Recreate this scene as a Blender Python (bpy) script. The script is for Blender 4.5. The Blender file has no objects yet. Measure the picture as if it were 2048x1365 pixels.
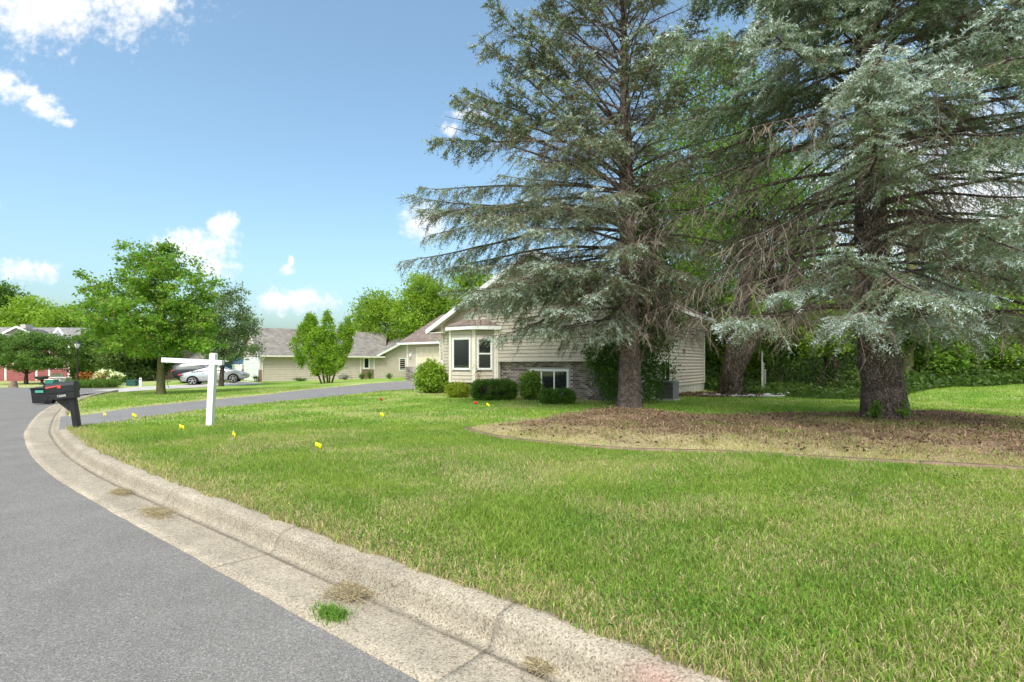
import bpy, math, random
import numpy as np
from mathutils import Vector, Matrix
R = math.radians
scene = bpy.context.scene
# ---------------------------------------------------------------- camera
F_PX, CX, HY, CAM_Z = 1000.0, 1024.0, 727.0, 1.5      # focal length, centre and horizon in photo pixels
cam_d = bpy.data.cameras.new("camera"); cam = bpy.data.objects.new("camera", cam_d)
scene.collection.objects.link(cam)
cam.location = (0, 0, CAM_Z); cam.rotation_euler = (R(90), 0, 0)
cam_d.sensor_width = 36; cam_d.lens = 36 * F_PX / 2048; cam_d.shift_y = (HY - 682.5) / 2048
cam_d.clip_start = 0.05; cam_d.clip_end = 3000
scene.camera = cam
# ---------------------------------------------------------------- exposure, light
scene.view_settings.view_transform = 'Standard'; scene.view_settings.look = 'None'
scene.view_settings.gamma = 1; scene.view_settings.exposure = 1.07
scene.cycles.use_denoising = True
scene.cycles.max_bounces = 8; scene.cycles.diffuse_bounces = 4; scene.cycles.transmission_bounces = 4
SUN_AZ = math.atan2(-0.10, -1.0); SUN_EL = R(53)
sun_d = bpy.data.lights.new("sun", 'SUN'); sun = bpy.data.objects.new("sun", sun_d)
scene.collection.objects.link(sun)
sun_d.energy = 1.65; sun_d.angle = R(18); sun_d.color = (1, 0.96, 0.9)
sd = Vector((math.sin(SUN_AZ) * math.cos(SUN_EL), math.cos(SUN_AZ) * math.cos(SUN_EL), math.sin(SUN_EL)))
sun.rotation_euler = sd.to_track_quat('Z', 'Y').to_euler(); sun.location = sd * 60

def px_dir(px, py): return ((px - CX) / F_PX, (HY - py) / F_PX)
def build_world():
    w = bpy.data.worlds.new("World"); scene.world = w; w.use_nodes = True
    nt = w.node_tree; nt.nodes.clear(); N = nt.nodes.new; L = nt.links.new
    out = N('ShaderNodeOutputWorld'); bg = N('ShaderNodeBackground'); L(bg.outputs[0], out.inputs[0])
    sky = N('ShaderNodeTexSky'); sky.sky_type = 'NISHITA'; sky.sun_disc = False
    sky.sun_elevation = SUN_EL; sky.sun_rotation = SUN_AZ; sky.air_density = 1.0; sky.dust_density = 4.0; sky.ozone_density = 1.2
    def M(op, a, b=None, c=None, clamp=False):
        n = N('ShaderNodeMath'); n.operation = op; n.use_clamp = clamp
        for i, v in enumerate((a, b, c)):
            if v is None: continue
            if isinstance(v, (int, float)): n.inputs[i].default_value = v
            else: L(v, n.inputs[i])
        return n.outputs[0]
    tc = N('ShaderNodeTexCoord'); sep = N('ShaderNodeSeparateXYZ'); L(tc.outputs['Generated'], sep.inputs[0])
    X, Y, Z = sep.outputs
    yy = M('MAXIMUM', Y, 0.15); U = M('DIVIDE', X, yy); V = M('DIVIDE', Z, yy)
    comb = N('ShaderNodeCombineXYZ'); L(U, comb.inputs[0]); L(V, comb.inputs[1])
    nz = N('ShaderNodeTexNoise'); nz.inputs['Scale'].default_value = 15; nz.inputs['Detail'].default_value = 12; nz.inputs['Roughness'].default_value = 0.62
    L(comb.outputs[0], nz.inputs['Vector'])
    blobs = [(100, 10, 340, 125), (290, 0, 130, 95), (0, 160, 70, 42), (40, 185, 60, 32), (75, 205, 56, 28), (105, 228, 46, 22), (132, 246, 34, 14),
             (400, 495, 105, 62), (425, 535, 80, 34), (440, 455, 45, 36), (50, 540, 85, 34), (590, 600, 110, 36), (560, 607, 70, 28), (845, 445, 70, 60),
             (940, 232, 56, 20), (905, 258, 32, 20), (573, 540, 24, 15), (582, 525, 9, 16), (1900, 430, 420, 330), (-250, 420, 260, 60), (2500, 200, 300, 120)]
    dens = None; top = None
    for (px, py, a, b) in blobs:
        u0, v0 = px_dir(px, py); a /= F_PX; b /= F_PX
        du = M('MULTIPLY', M('SUBTRACT', U, u0), 1 / a); dv = M('MULTIPLY', M('SUBTRACT', V, v0), 1 / b)
        r = M('SQRT', M('ADD', M('MULTIPLY', du, du), M('MULTIPLY', dv, dv)))
        m = M('SUBTRACT', 1.0, r)
        t = M('MULTIPLY', M('MAXIMUM', m, 0.0), dv)
        dens = m if dens is None else M('MAXIMUM', dens, m)
        top = t if top is None else M('ADD', top, t)
    front = M('MULTIPLY', M('SUBTRACT', Y, 0.2), 5.0, clamp=True)
    nz2 = N('ShaderNodeTexNoise'); nz2.inputs['Scale'].default_value = 55; nz2.inputs['Detail'].default_value = 8; nz2.inputs['Roughness'].default_value = 0.6; L(comb.outputs[0], nz2.inputs['Vector'])
    nn = M('ADD', M('MULTIPLY', M('SUBTRACT', nz.outputs[0], 0.5), 0.75), M('MULTIPLY', M('SUBTRACT', nz2.outputs[0], 0.5), 0.55))
    d = M('ADD', M('ADD', M('MULTIPLY', dens, 1.25), -0.12), M('MULTIPLY', nn, 2.7))
    mask_f = M('MULTIPLY', N('ShaderNodeMapRange').outputs[0], front)
    mr = mask_f.node.inputs[0].links[0].from_node
    mr.interpolation_type = 'SMOOTHSTEP'; L(d, mr.inputs[0]); mr.inputs[1].default_value = 0.0; mr.inputs[2].default_value = 1.0
    # unseen sky behind and beside the camera: cumulus thickened there to add fill light
    zz = M('MAXIMUM', Z, 0.06); c2 = N('ShaderNodeCombineXYZ'); L(M('DIVIDE', X, zz), c2.inputs[0]); L(M('DIVIDE', Y, zz), c2.inputs[1])
    n2 = N('ShaderNodeTexNoise'); n2.inputs['Scale'].default_value = 0.9; n2.inputs['Detail'].default_value = 8; L(c2.outputs[0], n2.inputs['Vector'])
    m2 = N('ShaderNodeMapRange'); m2.interpolation_type = 'SMOOTHSTEP'; L(n2.outputs[0], m2.inputs[0]); m2.inputs[1].default_value = 0.44; m2.inputs[2].default_value = 0.58
    back = M('SUBTRACT', 1.0, front); up = M('MULTIPLY', Z, 8.0, clamp=True)
    mask = M('MAXIMUM', mask_f, M('MULTIPLY', M('MULTIPLY', m2.outputs[0], back), up))
    shade = M('ADD', M('ADD', 0.72, M('MULTIPLY', top, 0.7)), M('MULTIPLY', nn, 1.1))
    shade = M('MINIMUM', M('MAXIMUM', shade, 0.4), 1.0)
    cc = N('ShaderNodeMix'); cc.data_type = 'RGBA'; L(shade, cc.inputs['Factor'])
    cc.inputs[6].default_value = (2.3, 2.55, 2.9, 1); cc.inputs[7].default_value = (4.5, 4.5, 4.5, 1)
    sk = N('ShaderNodeMix'); sk.data_type = 'RGBA'; sk.blend_type = 'MULTIPLY'; sk.inputs['Factor'].default_value = 1
    L(sky.outputs[0], sk.inputs[6]); sk.inputs[7].default_value = (0.88, 1.02, 0.96, 1)
    mix = N('ShaderNodeMix'); mix.data_type = 'RGBA'; L(M('MULTIPLY', mask, 0.93), mix.inputs['Factor'])
    L(sk.outputs[2], mix.inputs[6]); L(cc.outputs[2], mix.inputs[7])
    L(mix.outputs[2], bg.inputs[0]); bg.inputs[1].default_value = 0.14
build_world()

# ---------------------------------------------------------------- helpers
RNG = np.random.default_rng(7); random.seed(7)
COL = scene.collection
def tag(o, label=None, cat=None, group=None, kind=None):
    if label: o['label'] = label
    if cat: o['category'] = cat
    if group: o['group'] = group
    if kind: o['kind'] = kind
    return o
def empty(name, loc=(0, 0, 0), rot=(0, 0, 0), label=None, cat=None, group=None, kind=None):
    o = bpy.data.objects.new(name, None); COL.objects.link(o); o.location = loc; o.rotation_euler = rot; o.empty_display_size = .2
    return tag(o, label, cat, group, kind)
def link(name, me, mat, parent=None):
    o = bpy.data.objects.new(name, me); COL.objects.link(o)
    if mat is not None and len(me.materials) == 0: me.materials.append(mat)
    if parent is not None: o.parent = parent
    return o
def copy_tree(o, parent=None):
    c = o.copy(); COL.objects.link(c); c.parent = parent
    for ch in list(o.children): copy_tree(ch, c)
    return c
def np_mesh(name, V, F, col=None, smooth=False):
    """V (n,3); F (m,k) array of equal-sized faces or a list of such arrays."""
    Fs = F if isinstance(F, list) else [F]
    Fs = [np.asarray(f, dtype=np.int32) for f in Fs if len(f)]
    me = bpy.data.meshes.new(name)
    V = np.asarray(V, dtype=np.float32)
    me.vertices.add(len(V)); me.vertices.foreach_set('co', V.ravel())
    loops = np.concatenate([f.ravel() for f in Fs]); tot = np.concatenate([np.full(len(f), f.shape[1], np.int32) for f in Fs])
    start = np.concatenate([[0], np.cumsum(tot)[:-1]]).astype(np.int32)
    me.loops.add(len(loops)); me.loops.foreach_set('vertex_index', loops)
    me.polygons.add(len(tot)); me.polygons.foreach_set('loop_start', start); me.polygons.foreach_set('loop_total', tot)
    if smooth: me.polygons.foreach_set('use_smooth', np.ones(len(tot), bool))
    if col is not None:
        a = me.attributes.new('Col', 'FLOAT_COLOR', 'POINT')
        c = np.ones((len(V), 4), np.float32); c[:, :col.shape[1]] = col; a.data.foreach_set('color', c.ravel())
    me.update(calc_edges=True); return me
class MB:
    def __init__(s): s.v = []; s.f = []; s.m = []
    def add(s, vs, fs, mi=0):
        b = len(s.v); s.v += [tuple(p) for p in vs]; s.f += [tuple(b + i for i in f) for f in fs]; s.m += [mi] * len(fs); return s
    def box(s, a, b, mi=0):
        (x0, y0, z0), (x1, y1, z1) = [tuple(map(float, q)) for q in (np.minimum(a, b), np.maximum(a, b))]
        return s.add([(x0, y0, z0), (x1, y0, z0), (x1, y1, z0), (x0, y1, z0), (x0, y0, z1), (x1, y0, z1), (x1, y1, z1), (x0, y1, z1)],
                     [(3, 2, 1, 0), (4, 5, 6, 7), (0, 1, 5, 4), (1, 2, 6, 5), (2, 3, 7, 6), (3, 0, 4, 7)], mi)
    def prism(s, poly, axis, a, b, mi=0):
        n = len(poly)
        def P(p, t): return {'x': (t, p[0], p[1]), 'y': (p[0], t, p[1]), 'z': (p[0], p[1], t)}[axis]
        vs = [P(p, a) for p in poly] + [P(p, b) for p in poly]
        fs = [tuple(range(n))[::-1], tuple(range(n, 2 * n))] + [(i, (i + 1) % n, n + (i + 1) % n, n + i) for i in range(n)]
        return s.add(vs, fs, mi)
    def quadplate(s, p, t):
        """four corners p (any plane) given thickness t downward along -z"""
        vs = [tuple(q) for q in p] + [(q[0], q[1], q[2] - t) for q in p]
        return s.add(vs, [(0, 1, 2, 3), (7, 6, 5, 4), (0, 4, 5, 1), (1, 5, 6, 2), (2, 6, 7, 3), (3, 7, 4, 0)])
    def bar(s, A, B, w, h=None, up=(0, 0, 1), mi=0):
        A, B = Vector(A), Vector(B); h = h or w; d = (B - A).normalized(); sd_ = d.cross(Vector(up))
        if sd_.length < 1e-4: sd_ = d.cross(Vector((1, 0, 0)))
        sd_.normalize(); u = sd_.cross(d).normalized(); sd_ *= w / 2; u *= h / 2
        vs = [A - sd_ - u, A + sd_ - u, A + sd_ + u, A - sd_ + u, B - sd_ - u, B + sd_ - u, B + sd_ + u, B - sd_ + u]
        return s.add(vs, [(3, 2, 1, 0), (4, 5, 6, 7), (0, 1, 5, 4), (1, 2, 6, 5), (2, 3, 7, 6), (3, 0, 4, 7)], mi)
    def tube(s, pts, rad, k=8, caps=True, mi=0):
        V, Fq = tube_np(np.array(pts, float), np.broadcast_to(np.array(rad, float), (len(pts),)), k)
        b = len(s.v); s.v += [tuple(p) for p in V]; s.f += [tuple(b + int(i) for i in f) for f in Fq]; s.m += [mi] * len(Fq)
        if caps:
            n = len(pts); s.f += [tuple(b + i for i in range(k))[::-1], tuple(b + (n - 1) * k + i for i in range(k))]; s.m += [mi] * 2
        return s
    def lathe(s, prof, c=(0, 0, 0), k=16, mi=0):
        n = len(prof); vs = []
        for r, z in prof:
            for i in range(k):
                a = 2 * math.pi * i / k; vs.append((c[0] + r * math.cos(a), c[1] + r * math.sin(a), c[2] + z))
        fs = [(j * k + i, j * k + (i + 1) % k, (j + 1) * k + (i + 1) % k, (j + 1) * k + i) for j in range(n - 1) for i in range(k)]
        return s.add(vs, fs + [tuple(range(k))[::-1], tuple((n - 1) * k + i for i in range(k))], mi)
    def build(s, name, mat, parent=None, smooth=False, bevel=0):
        me = bpy.data.meshes.new(name); me.from_pydata(s.v, [], s.f)
        for m in (mat if isinstance(mat, (list, tuple)) else [mat]): me.materials.append(m)
        if isinstance(mat, (list, tuple)): me.polygons.foreach_set('material_index', s.m)
        if smooth: me.polygons.foreach_set('use_smooth', [True] * len(me.polygons))
        me.update(); o = link(name, me, None, parent)
        if bevel:
            b = o.modifiers.new('bevel', 'BEVEL'); b.width = bevel; b.segments = 2; b.limit_method = 'ANGLE'
        return o
def unit(v): return v / np.maximum(np.linalg.norm(v, axis=-1, keepdims=True), 1e-9)
def tube_np(P, r, k):
    n = len(P); T = unit(np.gradient(P, axis=0)); ref = np.array([0, 0, 1.0]) if abs(T[0][2]) < .9 else np.array([1.0, 0, 0])
    A = unit(np.cross(T, ref)); B = np.cross(T, A); a = np.arange(k) * 2 * np.pi / k
    V = P[:, None, :] + (A[:, None, :] * np.cos(a)[None, :, None] + B[:, None, :] * np.sin(a)[None, :, None]) * np.asarray(r)[:, None, None]
    j, i = np.meshgrid(np.arange(n - 1), np.arange(k), indexing='ij'); i2 = (i + 1) % k
    F = np.stack([j * k + i, j * k + i2, (j + 1) * k + i2, (j + 1) * k + i], -1).reshape(-1, 4)
    return V.reshape(-1, 3), F
def sticks_np(A, B, ra, rb, k=3):
    """many straight tapered twigs at once"""
    A, B = np.asarray(A, float), np.asarray(B, float); n = len(A); T = unit(B - A)
    ref = np.where(np.abs(T[:, 2:3]) < .9, np.array([[0, 0, 1.0]]), np.array([[1.0, 0, 0]]))
    S = unit(np.cross(T, ref)); U = np.cross(T, S); a = np.arange(k) * 2 * np.pi / k
    ring = S[:, None, :] * np.cos(a)[None, :, None] + U[:, None, :] * np.sin(a)[None, :, None]
    ra = np.broadcast_to(ra, (n,)); rb = np.broadcast_to(rb, (n,))
    V = np.concatenate([A[:, None, :] + ring * ra[:, None, None], B[:, None, :] + ring * rb[:, None, None]], 1).reshape(-1, 3)
    i = np.arange(k); i2 = (i + 1) % k; f = np.stack([i, i2, k + i2, k + i], -1)
    return V, (f[None] + (np.arange(n) * 2 * k)[:, None, None]).reshape(-1, 4)
class Geo:
    def __init__(s): s.V = []; s.F = []; s.C = []; s.n = 0
    def add(s, V, F, C=None):
        s.V.append(V); s.F.append(np.asarray(F) + s.n); s.n += len(V)
        if C is not None: s.C.append(np.broadcast_to(C, (len(V), 3)))
    def build(s, name, mat, parent=None, smooth=False):
        ks = sorted({f.shape[1] for f in s.F}); Fs = [np.concatenate([f for f in s.F if f.shape[1] == k]) for k in ks]
        me = np_mesh(name, np.concatenate(s.V), Fs, np.concatenate(s.C) if s.C else None, smooth)
        return link(name, me, mat, parent)
def noise2(x, y, sc, seed=0):
    """cheap smooth value noise, 0..1"""
    x = np.asarray(x, float) / sc; y = np.asarray(y, float) / sc; xi = np.floor(x).astype(np.int64); yi = np.floor(y).astype(np.int64); fx, fy = x - xi, y - yi
    def h(a, b):
        n = (a * 374761393 + b * 668265263 + seed * 974711) & 0x7fffffff; n = ((n ^ (n >> 13)) * 1274126177) & 0x7fffffff
        return ((n ^ (n >> 16)) & 0xffff) / 65535.0
    fx = fx * fx * (3 - 2 * fx); fy = fy * fy * (3 - 2 * fy)
    return (h(xi, yi) * (1 - fx) + h(xi + 1, yi) * fx) * (1 - fy) + (h(xi, yi + 1) * (1 - fx) + h(xi + 1, yi + 1) * fx) * fy
def sstep(a, b, x): t = np.clip((np.asarray(x, float) - a) / (b - a), 0, 1); return t * t * (3 - 2 * t)

# ---------------------------------------------------------------- materials
def mat(name, col, rough=.7, var=.12, scale=6, bump=0, bscale=60, spec=.3, metal=0, obj_rand=0, col2=None, detail=6, stretch=None):
    m = bpy.data.materials.new(name); m.use_nodes = True; nt = m.node_tree; N = nt.nodes.new; L = nt.links.new
    b = nt.nodes['Principled BSDF']; b.inputs['Roughness'].default_value = rough; b.inputs['Metallic'].default_value = metal
    b.inputs['Specular IOR Level'].default_value = spec
    tc = N('ShaderNodeTexCoord'); vec = tc.outputs['Object']
    if stretch:
        mp = N('ShaderNodeMapping'); mp.inputs['Scale'].default_value = stretch; L(vec, mp.inputs[0]); vec = mp.outputs[0]
    nz = N('ShaderNodeTexNoise'); nz.inputs['Scale'].default_value = scale; nz.inputs['Detail'].default_value = detail; nz.inputs['Roughness'].default_value = .65; L(vec, nz.inputs['Vector'])
    mx = N('ShaderNodeMix'); mx.data_type = 'RGBA'; c = np.array(col)
    lo = c * (1 - var * 1.6); hi = np.array(col2) if col2 is not None else np.clip(c * (1 + var * 1.6), 0, .95)
    mx.inputs[6].default_value = (*lo, 1); mx.inputs[7].default_value = (*hi, 1)
    mr = N('ShaderNodeMapRange'); mr.inputs[1].default_value = .3; mr.inputs[2].default_value = .7; L(nz.outputs[0], mr.inputs[0]); L(mr.outputs[0], mx.inputs['Factor'])
    res = mx.outputs[2]
    if obj_rand:
        oi = N('ShaderNodeObjectInfo'); hs = N('ShaderNodeHueSaturation'); m2 = N('ShaderNodeMapRange'); L(oi.outputs['Random'], m2.inputs[0])
        m2.inputs[3].default_value = 1 - obj_rand; m2.inputs[4].default_value = 1 + obj_rand; L(m2.outputs[0], hs.inputs['Value']); L(res, hs.inputs['Color']); res = hs.outputs[0]
    L(res, b.inputs['Base Color'])
    if bump:
        n2 = N('ShaderNodeTexNoise'); n2.inputs['Scale'].default_value = bscale; n2.inputs['Detail'].default_value = 5; L(vec, n2.inputs['Vector'])
        bp = N('ShaderNodeBump'); bp.inputs['Strength'].default_value = bump; bp.inputs['Distance'].default_value = .01; L(n2.outputs[0], bp.inputs['Height']); L(bp.outputs[0], b.inputs['Normal'])
    return m
def leaf_mat(name, transl=.35, rough=.55, spec=.25):
    m = bpy.data.materials.new(name); m.use_nodes = True; nt = m.node_tree; N = nt.nodes.new; L = nt.links.new
    out = nt.nodes['Material Output']; b = nt.nodes['Principled BSDF']; at = N('ShaderNodeAttribute'); at.attribute_name = 'Col'
    L(at.outputs['Color'], b.inputs['Base Color']); b.inputs['Roughness'].default_value = rough; b.inputs['Specular IOR Level'].default_value = spec
    tr = N('ShaderNodeBsdfTranslucent'); g = N('ShaderNodeMix'); g.data_type = 'RGBA'; g.blend_type = 'MULTIPLY'; g.inputs['Factor'].default_value = 1
    L(at.outputs['Color'], g.inputs[6]); g.inputs[7].default_value = (1.25, 1.3, .75, 1); L(g.outputs[2], tr.inputs[0])
    ms = N('ShaderNodeMixShader'); ms.inputs[0].default_value = transl; L(b.outputs[0], ms.inputs[1]); L(tr.outputs[0], ms.inputs[2]); L(ms.outputs[0], out.inputs[0])
    return m
def attr_mat(name, rough=.85, bump=.4, bscale=80, fine=.18, fscale=160, spec=.2):
    m = bpy.data.materials.new(name); m.use_nodes = True; nt = m.node_tree; N = nt.nodes.new; L = nt.links.new
    b = nt.nodes['Principled BSDF']; b.inputs['Roughness'].default_value = rough; b.inputs['Specular IOR Level'].default_value = spec
    at = N('ShaderNodeAttribute'); at.attribute_name = 'Col'; tc = N('ShaderNodeTexCoord')
    nz = N('ShaderNodeTexNoise'); nz.inputs['Scale'].default_value = fscale; nz.inputs['Detail'].default_value = 4; L(tc.outputs['Object'], nz.inputs['Vector'])
    mr = N('ShaderNodeMapRange'); mr.inputs[1].default_value = .3; mr.inputs[2].default_value = .7; mr.inputs[3].default_value = 1 - fine; mr.inputs[4].default_value = 1 + fine; L(nz.outputs[0], mr.inputs[0])
    hs = N('ShaderNodeHueSaturation'); L(at.outputs['Color'], hs.inputs['Color']); L(mr.outputs[0], hs.inputs['Value']); L(hs.outputs[0], b.inputs['Base Color'])
    n2 = N('ShaderNodeTexNoise'); n2.inputs['Scale'].default_value = bscale; n2.inputs['Detail'].default_value = 5; L(tc.outputs['Object'], n2.inputs['Vector'])
    bp = N('ShaderNodeBump'); bp.inputs['Strength'].default_value = bump; bp.inputs['Distance'].default_value = .01; L(n2.outputs[0], bp.inputs['Height']); L(bp.outputs[0], b.inputs['Normal'])
    return m
def speckle_mat(name, base, dark, light, scale=220, rough=.9, bump=.5, stain=None, big=.12):
    """asphalt / exposed-aggregate concrete: stone grains of several tones plus broad wear"""
    m = bpy.data.materials.new(name); m.use_nodes = True; nt = m.node_tree; N = nt.nodes.new; L = nt.links.new
    b = nt.nodes['Principled BSDF']; b.inputs['Roughness'].default_value = rough; b.inputs['Specular IOR Level'].default_value = .25
    tc = N('ShaderNodeTexCoord'); vo = N('ShaderNodeTexVoronoi'); vo.inputs['Scale'].default_value = scale; L(tc.outputs['Object'], vo.inputs['Vector'])
    sp = N('ShaderNodeSeparateColor'); L(vo.outputs['Color'], sp.inputs[0])
    cr = N('ShaderNodeValToRGB'); e = cr.color_ramp.elements; e[0].color = (*dark, 1); e[0].position = .05; e[1].color = (*light, 1); e[1].position = 1
    k = e.new(.35); k.color = (*base, 1); k = e.new(.8); k.color = (*(np.array(base) * 1.12), 1); L(sp.outputs[0], cr.inputs[0])
    nz = N('ShaderNodeTexNoise'); nz.inputs['Scale'].default_value = 1.3; nz.inputs['Detail'].default_value = 8; nz.inputs['Roughness'].default_value = .7; L(tc.outputs['Object'], nz.inputs['Vector'])
    mr = N('ShaderNodeMapRange'); mr.inputs[1].default_value = .3; mr.inputs[2].default_value = .7; mr.inputs[3].default_value = 1 - big; mr.inputs[4].default_value = 1 + big; L(nz.outputs[0], mr.inputs[0])
    hs = N('ShaderNodeHueSaturation'); L(cr.outputs[0], hs.inputs['Color']); L(mr.outputs[0], hs.inputs['Value']); res = hs.outputs[0]
    if stain:
        at = N('ShaderNodeAttribute'); at.attribute_name = 'Col'; mx = N('ShaderNodeMix'); mx.data_type = 'RGBA'; mx.blend_type = 'MULTIPLY'; mx.inputs['Factor'].default_value = 1
        L(res, mx.inputs[6]); L(at.outputs['Color'], mx.inputs[7]); res = mx.outputs[2]
    L(res, b.inputs['Base Color'])
    bp = N('ShaderNodeBump'); bp.inputs['Strength'].default_value = bump; bp.inputs['Distance'].default_value = .004; L(vo.outputs['Distance'], bp.inputs['Height']); L(bp.outputs[0], b.inputs['Normal'])
    return m
def shingle_mat(name, c1, c2, row=.14):
    m = bpy.data.materials.new(name); m.use_nodes = True; nt = m.node_tree; N = nt.nodes.new; L = nt.links.new
    b = nt.nodes['Principled BSDF']; b.inputs['Roughness'].default_value = .95; b.inputs['Specular IOR Level'].default_value = .1
    uv = N('ShaderNodeUVMap'); br = N('ShaderNodeTexBrick'); br.inputs['Scale'].default_value = 1; br.inputs['Brick Width'].default_value = .3; br.inputs['Row Height'].default_value = row
    br.inputs['Mortar Size'].default_value = .008; br.inputs['Color1'].default_value = (*c1, 1); br.inputs['Color2'].default_value = (*c2, 1); br.inputs['Mortar'].default_value = (*(np.array(c1) * .55), 1)
    L(uv.outputs[0], br.inputs['Vector']); tc = N('ShaderNodeTexCoord'); nz = N('ShaderNodeTexNoise'); nz.inputs['Scale'].default_value = 2; nz.inputs['Detail'].default_value = 10; L(tc.outputs['Object'], nz.inputs['Vector'])
    mr = N('ShaderNodeMapRange'); mr.inputs[1].default_value = .3; mr.inputs[2].default_value = .7; mr.inputs[3].default_value = .78; mr.inputs[4].default_value = 1.2; L(nz.outputs[0], mr.inputs[0])
    hs = N('ShaderNodeHueSaturation'); L(br.outputs[0], hs.inputs['Color']); L(mr.outputs[0], hs.inputs['Value']); L(hs.outputs[0], b.inputs['Base Color'])
    bp = N('ShaderNodeBump'); bp.inputs['Strength'].default_value = .6; bp.inputs['Distance'].default_value = .02; L(br.outputs['Fac'], bp.inputs['Height']); bp.invert = True; L(bp.outputs[0], b.inputs['Normal'])
    return m
M = {
 'asphalt': speckle_mat('asphalt', (.20, .188, .176), (.125, .117, .11), (.35, .335, .32), 160, .92, .35, big=.13),
 'drive': speckle_mat('driveway_asphalt', (.225, .213, .21), (.15, .14, .14), (.31, .30, .29), 150, .92, .4, big=.14),
 'kerb': speckle_mat('kerb_concrete', (.345, .30, .24), (.195, .162, .125), (.49, .435, .36), 115, .9, .5, stain=True, big=.16),
 'concrete': mat('concrete', (.48, .45, .41), .9, .12, 3, .3, 90),
 'lawn': attr_mat('lawn_soil_and_thatch', .95, .8, 90, .3, 120, .05),
 'mulch': attr_mat('needle_litter', .95, 1.0, 60, .7, 55, .05),
 'grass': leaf_mat('grass_blades', .38, .6, .12),
 'leaf': leaf_mat('leaves', .5, .5, .3), 'needle': leaf_mat('needles', .22, .6, .2), 'dull': leaf_mat('litter', .1, .9, .05),
 
 'bark2': mat('dark_bark', (.075, .058, .045), .95, .4, 14, 1.0, 30, .1, col2=(.17, .135, .11), stretch=(1, 1, .3)),
 'bark3': mat('maple_bark', (.16, .135, .09), .9, .3, 10, .8, 40, .1, col2=(.17, .17, .07), stretch=(1, 1, .4)),
 'deadwood': mat('dead_twigs', (.22, .165, .13), .95, .25, 4, 0, spec=.05, col2=(.43, .36, .29)),
 'siding': mat('beige_lap_siding', (.53, .465, .395), .7, .05, 3, .15, 120, .25, obj_rand=.03),
 'siding2': mat('tan_lap_siding', (.53, .46, .39), .7, .05, 2, 0, spec=.2),
 'trim': mat('cream_trim', (.74, .70, .61), .6, .06, 4, 0, spec=.3), 'white': mat('white_paint', (.80, .80, .79), .45, .03, 3, 0, spec=.4),
 'signwhite': mat('weathered_white_vinyl', (.78, .79, .81), .5, .06, 9, .1, 60, .35),
 'brick': mat('grey_brown_brick', (.21, .178, .168), .9, .3, 9, .5, 70, .15, obj_rand=.6, col2=(.34, .285, .26)),
 'mortar': mat('mortar', (.46, .43, .40), .95, .12, 20, .4, 90, .1), 'rbrick': mat('red_brown_brick', (.24, .145, .11), .9, .3, 30, .4, 70, .1, col2=(.33, .23, .18)),
 'roof': shingle_mat('brown_shingles', (.20, .15, .13), (.285, .22, .195)), 'roof2': shingle_mat('taupe_shingles', (.22, .198, .178), (.31, .285, .262)), 'roof3': shingle_mat('grey_shingles', (.25, .235, .235), (.34, .325, .325)),
 'door': mat('cream_garage_door', (.70, .63, .46), .55, .04, 3, 0, spec=.3), 'black': mat('black_plastic', (.016, .017, .021), .38, .2, 9, .15, 90, .45),
 'metal_dark': mat('black_metal', (.02, .02, .022), .45, .1, 8, 0, spec=.5), 'steel': mat('galvanised_steel', (.5, .5, .5), .4, .1, 9, 0, metal=.8),
 'red': mat('faded_red_plastic', (.62, .10, .09), .5, .1, 12, 0), 'flag_y': mat('yellow_flag', (.82, .80, .02), .55, .05, 9, 0), 'flag_r': mat('red_flag', (.52, .03, .025), .55, .05, 9, 0), 'flag_o': mat('faded_orange_flag', (.85, .62, .16), .55, .08, 9, 0),
 'green_lbl': mat('green_label', (.08, .42, .30), .5, .1, 20, 0), 'teal': mat('teal_plastic', (.03, .19, .17), .5, .1, 8, 0), 'utility': mat('utility_green', (.035, .10, .085), .5, .1, 5, 0),
 'grey': mat('grey_plastic', (.22, .21, .22), .6, .15, 8, 0), 'redsiding': mat('red_siding', (.31, .10, .10), .7, .08, 2, 0), 'bluesiding': mat('blue_siding', (.075, .15, .25), .7, .06, 3, 0),
 'peach': mat('peach_wall', (.50, .30, .22), .8, .08, 3, 0), 'fence': mat('brown_fence', (.22, .16, .13), .9, .2, 6, .3, 30), 'terracotta': mat('terracotta', (.42, .14, .05), .8, .1, 9, 0),
 'edging': mat('brown_edging', (.25, .15, .105), .85, .25, 7, .5, 50, col2=(.33, .23, .17)), 'wood': mat('old_wood', (.38, .27, .16), .85, .2, 9, .3, 50), 'rubber': mat('tyre_rubber', (.015, .015, .016), .8, .1, 9, 0, spec=.2),
 'silver': mat('silver_car_paint', (.52, .54, .57), .26, .02, 2, 0, spec=.6, metal=.75), 'blackcar': mat('black_car_paint', (.014, .015, .02), .35, .05, 2, 0, spec=.3), 'tail': mat('red_lamp', (.5, .015, .015), .2, .05, 4, 0, spec=.6),
 'stone': mat('pale_rock', (.42, .41, .39), .9, .2, 6, .6, 25), 'soil': mat('soil', (.09, .065, .045), .95, .3, 9, .6, 30), 'fixture': mat('frosted_glass_lamp', (.72, .74, .72), .25, .05, 5, 0, spec=.6),
}
def glass_mat(name, c):
    m = bpy.data.materials.new(name); m.use_nodes = True; b = m.node_tree.nodes['Principled BSDF']
    b.inputs['Base Color'].default_value = (*c, 1); b.inputs['Roughness'].default_value = .03; b.inputs['Specular IOR Level'].default_value = .8; b.inputs['IOR'].default_value = 1.52
    return m
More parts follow.
